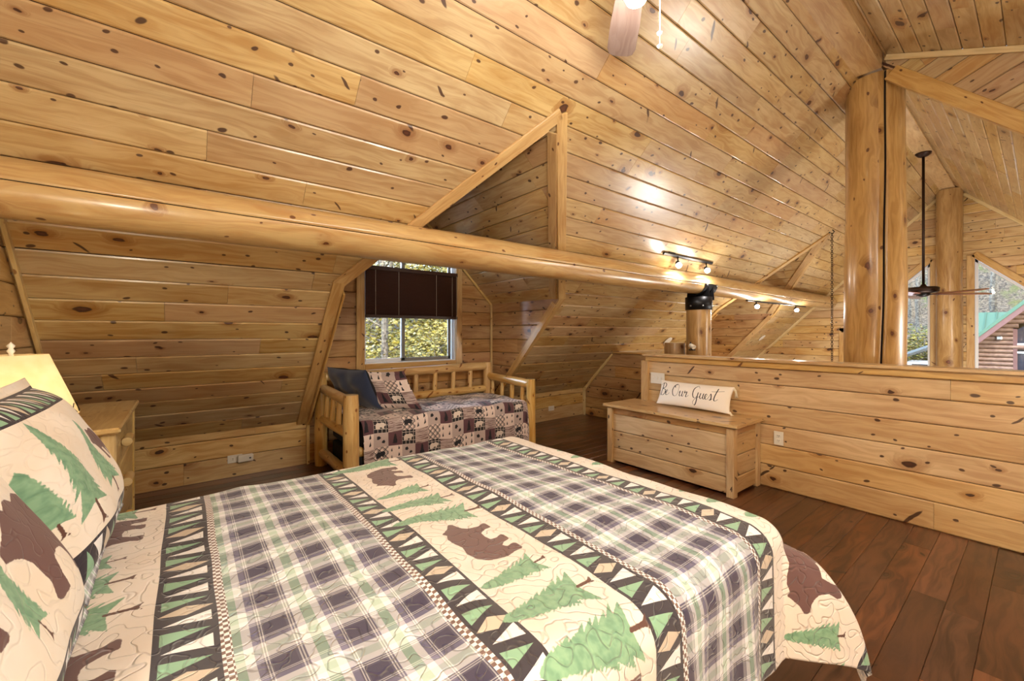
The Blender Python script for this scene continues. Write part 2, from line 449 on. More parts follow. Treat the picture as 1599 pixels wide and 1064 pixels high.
# ---- printed quilt
CHAR = srgb(50, 44, 54); CREAM = srgb(234, 226, 218); GREEN = srgb(138, 180, 150); BROWN = srgb(104, 74, 72); WHITE = srgb(232, 232, 234); BEIGE = srgb(204, 190, 172)
def diamonds(t, b):
    """pieced border: t runs along the band in cells, b across it from -1 to 1"""
    i = t.fl(); a = ((t.fr()-.5).ab())*2; k = i-((i/5).fl())*5
    isd = k.lt(.5); par = (k/2).fr()*2
    b2 = b*(par*2-1)
    tri = (a+(b2-.75)*.58).lt(0)*b2.gt(-.8)
    dia = (a*1.08+b.ab()*1.1).lt(1)
    sh = isd*dia+(1-isd)*tri
    sc = mixc(isd, mixc(between(k, 1.5, 2.5).mx(between(k, 3.5, 4.5)), GREEN, WHITE), BEIGE)
    return mixc(sh, CHAR, sc)
def stripe(x, per, A, B, C, D):
    p = (x/per).fr()
    c = mixc(p.gt(.30), A, B)
    c = mixc(between(p, .42, .82), c, C)
    c = mixc(between(p, .54, .70), c, D)
    ln = between(p, .335, .355).mx(between(p, .375, .395)).mx(between(p, .93, .945)).mx(between(p, .965, .98))
    c = mixc(between(p, .30, .41).mx(between(p, .91, 1))*.65, c, CHAR)
    return mixc(ln*.8, c, WHITE)
def plaid(s, t, ps=.135, pt=.13):
    D1 = srgb(52, 44, 74); G1 = srgb(120, 117, 148); L1 = srgb(234, 236, 242); E1 = srgb(160, 194, 172)
    a = stripe(s, ps, D1, G1, L1, E1); b = stripe(t+.03, pt, D1, G1, L1, mixc(.5, E1, L1))
    return mixc(.5, a, b)
def print_over(col):
    fz = (noise(uvc(), 160, 1)-.5)*.003
    t = attr('tree')+fz; tr = attr('trunk')+fz; b = attr('bear')+fz
    gn = mixc(noise(uvc(), 45, 2).ss(.35, .7), srgb(134, 174, 142), srgb(108, 150, 122))
    col = mixc(t.ss(.0012, -.0008), col, gn); col = mixc(tr.ss(.001, -.0008), col, srgb(92, 58, 48)); return mixc(b.ss(.0012, -.0008), col, BROWN)
def quilting():
    v = noise(uvc(), 26, 0, dist=.3); return (v-.5).ab().ss(0, .05)
m = start('quilt_print'); s, t, _ = sep(uvc())
wob = (noise(uvc(), 3, 1)-.5)*.012; s = s+wob; t = t+wob
col = mixc(noise(uvc(), 6, 3).ss(.3, .75), CREAM, srgb(226, 214, 202))
cell = t/.047
for a, b in BORD:
    col = mixc(between(s, a, b), col, diamonds(cell, (s-(a+b)/2)*(2/(b-a))))
for a, b in PLAID:
    chk = (((s/.0095).fl()+(t/.0095).fl())/2).fr()*2
    edge = between(s, a, a+.019).mx(between(s, b-.019, b))
    pl = plaid(s, t)
    col = mixc(between(s, a, b), col, mixc(edge, pl, mixc(chk, WHITE, srgb(120, 92, 84))))
col = print_over(col)
finish(m, col, .8, bump=quilting(), bstr=.6, bdist=.007, Sheen_Weight=.3)
m = start('sham_print'); s, t, _ = sep(uvc())
col = mixc(noise(uvc(), 6, 3).ss(.3, .75), srgb(238, 230, 220), srgb(228, 214, 196))
for a, b, c in ((-.235, -.165, .045), (.165, .235, .03)):
    col = mixc(between(t, a, b), col, diamonds(s/c, (t-(a+b)/2)*(2/(b-a))))
col = print_over(col)
edge = t.lt(-.238); col = mixc(edge, col, plaid(s, t, .05, .05))
finish(m, col, .85, bump=quilting(), bstr=.4, bdist=.005, Sheen_Weight=.15)
# ---- patchwork of the daybed
def patch_color(s, t, size):
    i = (s/size).fl(); j = (t/size).fl(); k = i*1+j*2.0+60; k = k-((k/6).fl())*6
    a = (s/size).fr(); b = (t/size).fr()
    dg = (((a+b)*2.5).fr()-.5).ab().gt(.42).mx((((a-b)*2.5+9).fr()-.5).ab().gt(.42)).mx((((a+b)*2.5+.25).fr()-.5).ab().gt(.46)).mx((((a-b)*2.5+9.25).fr()-.5).ab().gt(.46))
    wp = ((a*3.5).fr()-.5).ab().gt(.44).mx(((b*3.5).fr()-.5).ab().gt(.44))
    gr = noise(vec(s*8, t*120), 1, 2).gt(.53)
    BL = srgb(24, 25, 36); CR = srgb(238, 220, 212); MR = srgb(100, 66, 74); TP = srgb(196, 178, 174)
    col = mixc(dg, CR, BL)
    col = mixc(between(k, .5, 1.5), col, CR)
    col = mixc(between(k, 1.5, 2.5), col, TP)
    col = mixc(between(k, 2.5, 3.5), col, MR)
    col = mixc(between(k, 3.5, 4.5), col, mixc(wp, BL, srgb(210, 196, 186)))
    col = mixc(between(k, 4.5, 5.5), col, mixc(gr, TP, srgb(120, 94, 92)))
    col = mixc(attr('dark').ss(.001, -.001), col, BL)
    col = mixc(attr('pale').ss(.001, -.001), col, srgb(230, 218, 208))
    return col
m = start('patch_print'); s, t, _ = sep(uvc())
finish(m, patch_color(s, t, .13), .8, bump=quilting(), bstr=.3, bdist=.004, Sheen_Weight=.3)
m = start('pillow_script'); 
col = mixc(attr('ink').ss(.0009, -.0006), srgb(238, 228, 212), srgb(24, 22, 24)); finish(m, col, .9, bump=noise(uvc(), 300, 1), bstr=.1)
plain('navy_cotton', (34, 50, 82), .6, Sheen_Weight=.5)
plain('black_cotton', (16, 16, 20), .8)
# ---- outdoors
m = start('hillside'); p_ = objc(); n1 = noise(p_, .5, 4); n2 = noise(p_, 7, 5, .7); n3 = noise(p_, 2, 3)
col = mixc(n2.ss(.35, .65), srgb(46, 40, 32), srgb(118, 106, 86)); col = mixc(n1.ss(.5, .62)*n3.ss(.4, .6), col, srgb(82, 86, 42)); finish(m, col, .95, bump=n2, bstr=1, bdist=.3)
m = start('leaves_autumn'); r_ = orand(); n_ = noise(objc(), 3.1, 2); n4 = noise(objc(), 23, 1)
col = mixc(n_.ss(.35, .65), srgb(56, 64, 18), srgb(126, 116, 34)); col = mixc(n4.ss(.45, .7)*.5, col, srgb(126, 92, 40)); col = mixc(n4.ss(.5, .3)*.6, col, srgb(20, 26, 10)); finish(m, col, .6)
m = start('leaves_sparse'); n_ = noise(objc(), 9, 2)
finish(m, mixc(n_.ss(.4, .62), srgb(104, 92, 74), srgb(118, 114, 72)), .7)
m = start('bark'); n_ = noise(objc(), 9, 4); finish(m, mixc(n_.ss(.35, .65), srgb(52, 46, 38), srgb(100, 92, 78)), .9)
m = start('green_roof'); finish(m, srgb(56, 84, 66), .85)
plain('blue_roof', (78, 86, 88), .85)
m = start('cabin_log'); n_ = noise(objc(), 5, 3); finish(m, mixc(n_.ss(.3, .7), srgb(92, 66, 52), srgb(116, 90, 72)), .6)
plain('cabin_fascia', (84, 52, 46), .6)
# ------------------------------------------------------------------ the shell
XL, XF, XE = -.72, 11.05, 5.40        # end wall, far gable wall, end of the loft's higher ceiling
YK, YR, ZK = 4.64, -2.56, .425         # knee wall, right wall, top of knee wall
C0 = YK+ZK                              # left slope: z = C0 - y
q2 = math.sqrt(2)
DOR = [2.135, 8.18]; HW, PL, RG = 1.155, 1.71, 2.865
def dorm_hole(cx, g=0):
    return [(cx-HW, -.5), (cx+HW, -.5), (cx+HW, (PL-ZK)*q2), (cx, (RG-ZK)*q2), (cx-HW, (PL-ZK)*q2)]
ceil_l = surface('ceiling', (0, YK, ZK), (1, 0, 0), (0, -1, 1), (0, -1, -1), [(XL-.04, -.04), (XF+.04, -.04), (XF+.04, (YK-1.15)*q2), (XL-.04, (YK-1.15)*q2)],
        [dorm_hole(c) for c in DOR], (.0075, .1728), M['pine_ceiling'], 'left knotty pine plank ceiling slope pierced by two gabled dormers', 'ceiling', lens=lambda x_: (2.6, 4.6) if x_ < 1.2 else (.8, 2.4), seed=3)
ceil_r = surface('ceiling', (0, .97, 4.057), (1, 0, 0), (0, -1, -.43), (0, .43, -1), [(XL, 0), (XE, 0), (XE, 3.84), (XL, 3.84)], [],
        (.03, .1365), M['pine_ceiling'], 'shallow pine plank ceiling at upper right above the loft', 'ceiling', lens=(.9, 2.2), seed=5, pn='plank')
ceil_g = surface('ceiling', (0, .93, 3.91), (1, 0, 0), (0, -1, -1), (0, 1, -1), [(XE, -.10), (XF+.04, -.10), (XF+.04, 4.93), (XE, 4.93)], [],
        (.06, .125), M['pine_ceiling'], 'steep pine plank ceiling slope right of the far ridge beam', 'ceiling', lens=(1.2, 2.6), seed=6)
# ridge cover above the beams
mesh('ceiling', [(XL-.1, 1.3, 3.80), (XF+.1, 1.3, 3.80), (XF+.1, 1.05, 4.16), (XL-.1, 1.05, 4.16), (XF+.1, .6, 4.0), (XL-.1, .6, 4.0)], [(0, 1, 2, 3), (3, 2, 4, 5)], M['pine_ceiling'],
     uv=[(0, 0), (9, 0), (9, .2), (0, .2), (9, .4), (0, .4)])
tag(COL.objects[-1], 'narrow dark ridge strip of ceiling above the ridge beam', 'ceiling', kind='structure')
# gable panel between the two right ceilings, boards run up to the right
surface('wall_middle', (XE, 0, 0), (0, -1, .45), (0, .45, 1), (-1, 0, 0),
        [((-y+z*.45)/math.hypot(1, .45), (y*.45+z)/math.hypot(1, .45)) for y, z in ((.93, 3.91), (.97, 4.06), (YR, 2.54), (YR, .42))],
        [], (.03, .155), M['pine_ceiling'], 'triangular pine gable panel with slanting boards right of the big post', 'wall', lens=(1.2, 2.4), seed=8)
# far gable wall with two raked windows
wl = [(1.311, -1.2), (1.311, 2.642), (2.60, 1.37), (2.60, -1.2)]; wr = [(.748, -1.2), (.748, 2.654), (-.60, 1.31), (-.60, -1.2)]
surface('wall_far', (XF, 0, 0), (0, 1, 0), (0, 0, 1), (-1, 0, 0), [(YR, -2.7), (YK, -2.7), (YK, ZK), (1.04, 4.025), (YR, .42)], [wl, wr],
        (.0, .165), M['pine_wall'], 'far knotty pine gable wall holding the two raked windows', 'wall', lens=(1.5, 3), seed=9)
# knee wall, dormer openings left out
kh = [[(c-HW, -.1), (c+HW, -.1), (c+HW, 1), (c-HW, 1)] for c in DOR]
surface('wall_left', (0, YK, 0), (1, 0, 0), (0, 0, 1), (0, -1, 0), [(XL-.04, -.04), (XF, -.04), (XF, ZK+.02), (XL-.04, ZK+.02)], kh,
        [-.04, .1875, .36, .46], M['pine_wall'], 'low pine knee wall along the floor under the left slope', 'wall', lens=(1.5, 3), seed=11)
surface('wall_back', (XL, 0, 0), (0, 1, 0), (0, 0, 1), (1, 0, 0), [(YR, -.04), (YK+.04, -.04), (YK+.04, ZK), (1.04, 4.07), (YR, 2.58)], [],
        (.02, .1757), M['pine_wall'], 'pine end wall at the extreme left behind the bedside lamp', 'wall', lens=(1.5, 3), seed=12)
surface('wall_right', (0, YR, 0), (1, 0, 0), (0, 0, 1), (0, 1, 0), [(XL, 0), (XE, 0), (XE, 2.56), (XL, 2.56)], [],
        (0, .1757), M['pine_wall'], 'pine side wall beyond the right edge of the picture', 'wall', lens=(2, 4), seed=13, stuff=True)
for nm, O, U, P, lb in (('wall_lower', (0, YK+.01, 0), (1, 0, 0), [(5.14, -2.7), (XF, -2.7), (XF, 0), (5.14, 0)], 'lower great room wall under the far dormer'),
                    ('wall_lower', (0, YR-.01, 0), (1, 0, 0), [(XE, -2.7), (XF, -2.7), (XF, .43), (XE, .43)], 'lower great room wall on the right side'),
                    ('wall_lower', (3.95, 0, 0), (0, 1, 0), [(YR, -2.7), (YK, -2.7), (YK, -.02), (YR, -.02)], 'great room wall below the loft edge')):
    n = (0, -1, 0) if 'far dormer' in lb else (0, 1, 0) if 'right side' in lb else (1, 0, 0)
    surface(nm, O, U, (0, 0, 1), n, P, [], (0, .17), M['pine_wall'], lb, 'wall', stuff=True, lens=(2, 4), seed=3)
surface('floor', (0, 0, 0), (1, 0, 0), (0, 1, 0), (0, 0, 1), [(XL, YR), (3.98, YR), (3.98, 2.73), (5.14, 2.73), (5.14, YK), (XL, YK)][0:0] or [(XL-.05, YR-.05), (4.0, YR-.05), (4.0, YK+.05), (XL-.05, YK+.05)], [],
        (.043, .127), M['oak_floor'], 'dark reddish brown oak plank floor of the loft', 'floor', lens=(.55, 1.7), seed=14, cham=.003, gap=.0006, jit=.0004)
surface('floor', (0, 0, 0), (1, 0, 0), (0, 1, 0), (0, 0, 1), [(4.0, 2.70), (5.18, 2.70), (5.18, YK+.05), (4.0, YK+.05)], [],
        (.043, .127), M['oak_floor'], 'dark oak floor in the recess between wooden chest and knee wall', 'floor', lens=(.5, .9), seed=15, cham=.003, gap=.0006, jit=.0004)
surface('floor', (0, 0, -2.7), (1, 0, 0), (0, 1, 0), (0, 0, 1), [(3.98, YR), (XF, YR), (XF, YK), (3.98, YK)], [],
        (0, .15), M['oak_floor'], 'great room floor one storey below the loft', 'floor', lens=(2, 4), stuff=True, seed=4)
# half wall at the loft's edge, its return, and the shorter stretch beyond
RH = [0, .192, .367, .539, .716, .886, 1.03]
surface('wall_front', (3.98, 0, 0), (0, 1, 0), (0, 0, 1), (-1, 0, 0), [(YR, 0), (2.72, 0), (2.72, 1.03), (YR, 1.03)], [], RH, M['pine_chest'],
        'chest-high knotty pine half wall behind the wooden chest', 'wall', lens=(1.2, 3.4), seed=21)
surface('wall_front', (5.14, 0, 0), (0, 1, 0), (0, 0, 1), (-1, 0, 0), [(2.73, 0), (YK, 0), (YK, ZK), (4.04, 1.02), (2.73, 1.02)], [], [0, .13, .30, .475, .65, .825, 1.02], M['pine_dormer'],
        'shorter pine half wall set back, meeting the knee wall and slope', 'wall', lens=(.7, 1.6), seed=22)
surface('wall_front', (0, 2.735, 0), (1, 0, 0), (0, 0, 1), (0, 1, 0), [(3.98, 0), (5.14, 0), (5.14, 1.02), (3.98, 1.02)], [], (0, .175), M['pine_chest'],
        'return of the half wall facing the recess by the knee wall', 'wall', lens=(2, 3), seed=23)
surface('wall_front', (4.09, 0, 0), (0, 1, 0), (0, 0, 1), (1, 0, 0), [(YR, 0), (2.62, 0), (2.62, 1.05), (YR, 1.05)], [], (0, .175), M['pine_chest'],
        'great room face of the half wall', 'wall', lens=(2, 4), seed=24, stuff=True)
surface('wall_front', (5.25, 0, 0), (0, 1, 0), (0, 0, 1), (1, 0, 0), [(2.62, -.3), (YK, -.3), (YK, ZK), (4.04, 1.02), (2.62, 1.02)], [], (0, .175), M['pine_chest'],
        'great room face of the short half wall', 'wall', lens=(2, 4), seed=25, stuff=True)
tn = [0]
def trim(c, s, label, mat='pine_trim', rot=None, bev=.003):
    tn[0] += 1
    o = box('trim_%d' % tn[0], c, s, M[mat], bev=bev, rot=rot); o['kind'] = 'structure'; return tag(o, label, 'trim')
trim((3.972, .06, 1.054), (.030, 5.24, .050), 'pine trim board under the cap of the long half wall')
trim((4.03, .06, 1.091), (.19, 5.30, .024), 'pine cap rail on the long half wall')
trim((3.968, 2.69, .52), (.03, .085, 1.02), 'vertical corner board at the left end of the long half wall')
trim((4.635, 2.70, 1.03), (1.00, .17, .022), 'cap on the return of the half wall')
trim((5.19, 3.33, 1.03), (.15, 1.40, .022), 'cap rail on the short half wall by the slope')
def board_on(p0, p1, wdt, th, nrm, label, mat='pine_trim', inset=0):
    """flat trim board from p0 to p1 lying on a plane of normal nrm, its wide face out"""
    p0 = Vector(p0); p1 = Vector(p1); d = (p1-p0); L = d.length; d.normalize(); n = Vector(nrm).normalized(); s = n.cross(d).normalized(); n = d.cross(s)
    rot = Matrix((d, s, n)).transposed()
    return trim(tuple((p0+p1)/2+n*th/2), (L, wdt, th), label, mat, rot)
board_on((5.128, YK-.03, ZK-.015), (5.128, 4.05, 1.01), .045, .02, (-1, 0, 0), 'slanting trim where the short half wall meets the slope', 'pine_light')
board_on((5.128, YK-.03, 0), (5.128, YK-.03, ZK), .05, .02, (-1, 0, 0), 'corner trim at the end of the knee wall', 'pine_light')
# the two dormers
for di, cx in enumerate(DOR):
    which = 'near dormer' if di == 0 else 'far dormer'
    yp = C0-PL; ya = C0-RG; ml = M['pine_dormer']
    hol = []
    if di == 0: hol = [[(1.565, .986), (2.72, .986), (2.72, 2.27), (1.565, 2.27)]]
    surface('wall_dormer', (0, YK, 0), (1, 0, 0), (0, 0, 1), (0, -1, 0), [(cx-HW-.04, -.04), (cx+HW+.04, -.04), (cx+HW+.04, PL), (cx, RG+.04), (cx-HW-.04, PL)], hol, (.02, .1757), ml,
            'pine boarded window wall at the back of the '+which, 'wall', lens=(2.5, 3), seed=30+di)
    for sg in (-1, 1):
        side = 'left' if sg < 0 else 'right'
        xx = cx+sg*HW
        surface('wall_dormer', (xx, 0, 0), (0, 1, 0), (0, 0, 1), (-sg, 0, 0), [(yp-.03, PL+.03), (YK+.04, PL+.03), (YK+.04, ZK-.07)], [], (.02, .1757), ml,
                side+' cheek wall of the '+which, 'wall', lens=(.8, 1.6), seed=33+di*2+sg)
        surface('ceiling', (xx, 0, PL), (0, 1, 0), (-sg, 0, 1), (-sg, 0, -1), [(yp+.03, -.03), (YK+.04, -.03), (YK+.04, HW*q2+.03), (ya-.03, HW*q2+.03)], [], (0.0, .1757), M['pine_ceiling'],
                side+' roof plane of the '+which, 'ceiling', lens=(.8, 1.8), seed=37+di*2+sg)
        nS = (0, -1, -1); w2 = .09
        # opening trims on the slope, outside the opening, and thin returns inside it
        o = sg*.045
        board_on((xx+o, YK-.01, ZK+.0), (xx+o, yp-.02, PL+.02), w2, .02, nS, side+' upright trim of the '+which+' opening')
        dv = Vector((cx-xx, ya-yp, RG-PL)); dn = dv.normalized(); sN = Vector(nS).normalized(); sd = dn.cross(sN).normalized()
        if sd.x*sg < 0: sd = -sd
        a0 = Vector((xx, yp, PL))+sd*.045; a1 = Vector((cx, ya, RG))+sd*.045+dn*.06
        board_on(a0-dn*.03, a1, w2, .02, nS, side+' raking trim of the '+which+' opening')
        board_on((xx, YK-.06, ZK+.06-.05), (xx, yp+.05, PL-.05-.05+.05), .085, .016, (-sg, 0, 0), side+' cheek edge trim inside the '+which, 'pine_trim')
        rn = Vector((-sg, 0, -1)).normalized()
        board_on((xx-sg*.02, yp+.06, PL+.02), (cx+sg*.03, ya+.06, RG-.03), .085, .016, rn, side+' roof edge trim inside the '+which)
        board_on((xx-sg*.014, YK-.012, 0), (xx-sg*.014, YK-.012, PL), .028, .02, (0, -1, 0), side+' corner moulding in the '+which, 'pine_light')
        board_on((xx-sg*.014, YK-.012, PL), (cx, YK-.012, RG-.014), .028, .02, (0, -1, 0), side+' raking moulding over the window wall of the '+which, 'pine_light')
board_on((XL+.012, YK-.02, ZK), (XL+.012, 1.2, C0-1.2-.02), .045, .02, (1, 0, 0), 'slanting moulding at the far left under the slope', 'pine_light')
board_on((XF-.012, YK, ZK-.03), (XF-.012, 1.2, C0-1.23), .05, .02, (-1, 0, 0), 'left raking moulding on the far gable wall', 'pine_light')
board_on((XF-.012, .88, 3.83), (XF-.012, YR, .39), .05, .02, (-1, 0, 0), 'right raking moulding on the far gable wall', 'pine_light')
board_on((XE-.03, .90, 3.83), (XE-.03, YR, .37), .13, .06, (-1, 0, 0), 'heavy raking fascia below the slanting gable boards')
board_on((XE-.012, .95, 4.02), (XE-.012, YR, 2.51), .05, .02, (-1, 0, 0), 'moulding along the top of the slanting gable boards', 'pine_light')
# far windows: trims, frames, glass
def raked_window(pts, n, label, inner):
    w_ = empty('window_%d' % n, (0, 0, 0)); tag(w_, label, 'window', kind='structure')
    tw = .10
    k = len(pts)
    P3 = [Vector((XF-.0, y, z)) for y, z in pts]; cen = sum(P3, Vector())/k
    for i in range(k):
        a, b = P3[i], P3[(i+1) % k]; d = (b-a).normalized(); nn = Vector((-1, 0, 0)); s = nn.cross(d).normalized()
        if (cen-a).dot(s) > 0: s = -s
        c0 = (a+b)/2+s*tw/2+nn*.012; L = (b-a).length+tw*1.2
        rot = Matrix((d, s, d.cross(s))).transposed()
        box('casing', tuple(c0), (L, tw, .024), M['pine_trim'], w_, .003, rot)
        c1 = (a+b)/2-s*.02+Vector((.06, 0, 0))
        box('sash', tuple(c1), ((b-a).length, .04, .05), M['white_vinyl'], w_, .003, rot)
    V = [(XF+.07, y, z) for y, z in pts]+[(XF+.078, y, z) for y, z in pts]
    F = [tuple(range(k)), tuple(range(k, 2*k))[::-1]]+[(i, i+k, (i+1) % k+k, (i+1) % k) for i in range(k)]
    mesh('pane', V, F, M['glass'], w_)
raked_window(wl, 2, 'raked far gable window left of the far ridge post', 1)
raked_window(wr, 3, 'raked far gable window right of the far ridge post with the log house outside', -1)
# dormer window
w1 = empty('window_1', (0, 0, 0)); tag(w1, 'sliding window over the log daybed with a half lowered brown blind', 'window', kind='structure')
a, b, c, d = 1.565, 2.72, .986, 2.27; y0 = YK-.012
box('casing', (a-.045, y0-.012, (c+d)/2), (.09, .024, d-c+.2), M['pine_trim'], w1)
box('casing', (b+.045, y0-.012, (c+d)/2), (.09, .024, d-c+.2), M['pine_trim'], w1)
box('casing', ((a+b)/2, y0-.012, c-.045), (b-a, .022, .09), M['pine_trim'], w1)
box('casing', ((a+b)/2, y0-.012, d+.045), (b-a, .022, .09), M['pine_trim'], w1)
for x_ in (a, b): box('jamb', (x_, YK+.05, (c+d)/2), (.02, .12, d-c), M['white_vinyl'], w1, .002)
box('sill', ((a+b)/2, YK+.045, c), (b-a, .13, .022), M['white_vinyl'], w1, .002)
box('jamb', ((a+b)/2, YK+.05, d), (b-a, .12, .02), M['white_vinyl'], w1, .002)
gy = YK+.075
for x0, x1, yy in ((a+.01, 2.075, gy+.02), (2.035, b-.02, gy)):
    s_ = empty('sash', (0, 0, 0)); s_.parent = w1; fw = .04
    for cx_, w_ in ((x0+fw/2, 1), (x1-fw/2, 1)): box('frame', (cx_, yy, (c+d)/2), (fw, .025, d-c-.04), M['grey_screen'] if x0 > 2 else M['white_vinyl'], s_, .002)
    for z_ in (c+.03, d-.03): box('frame', ((x0+x1)/2, yy, z_), (x1-x0, .025, fw), M['grey_screen'] if x0 > 2 else M['white_vinyl'], s_, .002)
    box('pane', ((x0+x1)/2, yy, (c+d)/2), (x1-x0-.04, .006, d-c-.08), M['glass'], s_, 0)
# ------------------------------------------------------------------ logs, beams, posts
o = log('ceiling_beam', (XL+.01, 2.875, 1.985), (XF-.02, 2.875, 1.985), .138, .134, M['log_beam'], seg=28, rings=60, wob=.05, crack=[(3.30, .06, .016, .5)], seed=2)
tag(o, 'long varnished log purlin crossing the room under the left slope', 'beam')
o = box('ridge_beam', ((XL+5.33)/2, 1.065, 3.985), (5.33-XL-.02, .205, .16), M['pine_trim'], bev=.006); tag(o, 'squared ridge beam nearest the viewer ending at the big log post', 'beam')
o = box('ridge_beam', ((5.80+10.98)/2, 1.065, 3.965), (5.18, .205, .11), M['pine_trim'], bev=.006); tag(o, 'squared ridge beam between the big post and the far post', 'beam')
o = log('log_post', (5.585, 1.07, -2.69), (5.585, 1.07, 3.90), .262, .235, M['log_post'], seg=36, rings=70, wob=.025, crack=[(5.10, .26, .034, .30)], seed=4)
tag(o, 'massive cracked log post rising to the ridge beam', 'post')

o = log('log_post', (10.86, 1.045, -2.69), (10.86, 1.045, 3.90), .175, .17, M['log_post'], seg=24, rings=40, wob=.02, seed=6)
tag(o, 'slimmer log post between the far gable windows', 'post')
# post with the steel saddle that carries the purlin
p = empty('log_post', (5.47, 2.875, -2.69)); tag(p, 'short log post with a black steel saddle carrying the purlin', 'post')
log('shaft', (0, 0, 0), (0, 0, 4.46), .165, .155, M['log_post'], p, seg=24, rings=30, wob=.02, seed=8)
sd = empty('saddle', (0, 0, 0)); sd.parent = p
# tube section around the post top
lathe('collar', [(.163, 4.33), (.170, 4.33), (.170, 4.50), (.163, 4.50)], M['black_metal'], sd, seg=32)
# half pipe cradling the log (axis along X), log axis z = 1.985 -> local 4.675
V, F = [], []
n = 20
for ri, rr in enumerate((.143, .152)):
    for xi, xx in enumerate((-.10, .22)):
        for k in range(n+1):
            a_ = math.radians(182+176*k/n); V.append((xx, rr*math.cos(a_), 4.675+rr*math.sin(a_)))
g = lambda r_, x_, k: (r_*2+x_)*(n+1)+k
for k in range(n):
    F += [(g(1, 0, k), g(1, 0, k+1), g(1, 1, k+1), g(1, 1, k)), (g(0, 0, k+1), g(0, 0, k), g(0, 1, k), g(0, 1, k+1)),
          (g(0, 0, k), g(0, 0, k+1), g(1, 0, k+1), g(1, 0, k)), (g(0, 1, k+1), g(0, 1, k), g(1, 1, k), g(1, 1, k+1))]
for k in (0, n): F.append((g(0, 0, k), g(1, 0, k), g(1, 1, k), g(0, 1, k)))
mesh('cradle', V, F, M['black_metal'], sd, smooth=False)
for sx in (-.02, .10):
    V = [(sx, -.16, 4.46), (sx, .16, 4.46), (sx, .148, 4.64), (sx, -.148, 4.64)]; V += [(x_+.008, y_, z_) for x_, y_, z_ in V]
    mesh('web_plate', V, [(0, 1, 2, 3), (7, 6, 5, 4), (0, 4, 5, 1), (1, 5, 6, 2), (2, 6, 7, 3), (3, 7, 4, 0)], M['black_metal'], sd)
for (x_, y_, z_, ax) in ((-.07, -.153, 4.65, (0, -1, 0)), (.19, -.153, 4.65, (0, -1, 0)), (-.169, .02, 4.38, (-1, 0, 0)), (-.12, -.12, 4.38, (-1, -1, 0)), (.02, -.169, 4.40, (0, -1, 0)), (.12, -.12, 4.38, (1, -1, 0))):
    lathe('bolt', [(.011, 0), (.011, .008), (.006, .012), (0, .012)], M['steel'], sd, seg=8, c=(x_, y_, z_), axis=ax)
o = log('log_post', (5.43, 3.20, -2.69), (5.43, 3.20, 1.19), .142, .140, M['log_post'], seg=20, rings=20, wob=.01, seed=9, capmat=M['pine_light'])
tag(o, 'cut off log post stub beside the saddled post', 'post')
# ------------------------------------------------------------------ track lights, spot, recessed lamps, chain
def spot_head(name, parent, pos, d, mat_b, arm=.05):
    """a track head: stem, cup and bulb; pos relative to the parent"""
    pos = Vector(pos); d = Vector(d).normalized()
    h = empty(name, pos); h.parent = parent
    tube('stem', [(0, 0, 0), (0, 0, -arm)], .009, M['black_metal'], h)
    b0 = Vector((0, 0, -arm))-d*.03
    lathe('cup', [(.012, 0), (.026, .01), (.036, .05), (.033, .05), (.02, .02), (.001, .016)], M['black_metal'], h, c=b0, axis=d, seg=16)
    lathe('bulb', [(.001, .02), (.026, .03), (.036, .06), (.032, .082), (.015, .096), (0, .10)], M[mat_b], h, c=b0, axis=d, seg=16)
    return h
def track(name, p0, p1, heads, label, up, mat_b, d=(-.3, -.5, -.6), arm=.05):
    p0 = Vector(p0); p1 = Vector(p1); m_ = (p0+p1)/2
    t = empty(name, m_); tag(t, label, 'track light')
    rot = Matrix((( p1-p0).normalized(), Vector(up).cross((p1-p0)).normalized(), Vector(up))).transposed()
    box('rail', (0, 0, 0), ((p1-p0).length, .034, .02), M['black_metal'], t, .003, rot)
    box('feed_box', tuple((p0-p1)*.5*.7+Vector(up)*.014), (.14, .05, .02), M['black_metal'], t, .003, rot)
    for x_ in heads:
        spot_head('spot_head', t, (x_-m_.x, 0, -.0), d, mat_b, arm)
    return t
sl = (0, -1/q2, -1/q2)
T1 = track('track_light', (4.45, 2.765, 2.272), (5.62, 2.765, 2.272), (4.76, 5.46), 'black track light with two lit bulbs on the slope above the log purlin', (0, 1/q2, 1/q2), 'bulb_warm', arm=.09)
T2 = track('track_light', (6.95, 2.875, 1.838), (9.55, 2.875, 1.838), (7.30, 9.05), 'black track light with two lit bulbs hung under the log purlin', (0, 0, 1), 'bulb_white', arm=.06)
def recessed(p, n, label):
    t = empty('recessed_light', p); tag(t, label, 'recessed light')
    lathe('trim_ring', [(.062, 0), (.085, 0), (.085, .006), (.064, .008)], M['white_plastic'], t, axis=n, seg=28)
    lathe('lens', [(0, .003), (.062, .003), (.0625, .001)], M['recessed'], t, axis=n, seg=28)
recessed((6.33, 3.86, C0-3.86-.012), (0, -1, -1), 'glowing recessed light on the slope left of the saddled post')
recessed((10.05, 3.84, C0-3.84-.012), (0, -1, -1), 'glowing recessed light beside the far dormer')
recessed((5.66, .545, 2.98+.545-.014), (0, 1, -1), 'recessed light on the steep ceiling right of the big post')
sp = empty('spotlight', (5.16, 2.80, 1.103)); tag(sp, 'small white and black clip spotlight sitting on the half wall cap', 'spotlight')
box('base', (0, 0, .008), (.07, .06, .016), M['rubber'], sp)
lathe('shell', [(.014, -.045), (.026, -.035), (.030, .035), (.027, .035), (.014, .0), (.001, 0)], M['white_plastic'], sp, c=(0, 0, .055), axis=(-.2, -.8, -.35), seg=18)
tube('bracket', [(0, 0, .01), (.0, .03, .05), (0, .02, .11)], .008, M['rubber'], sp)
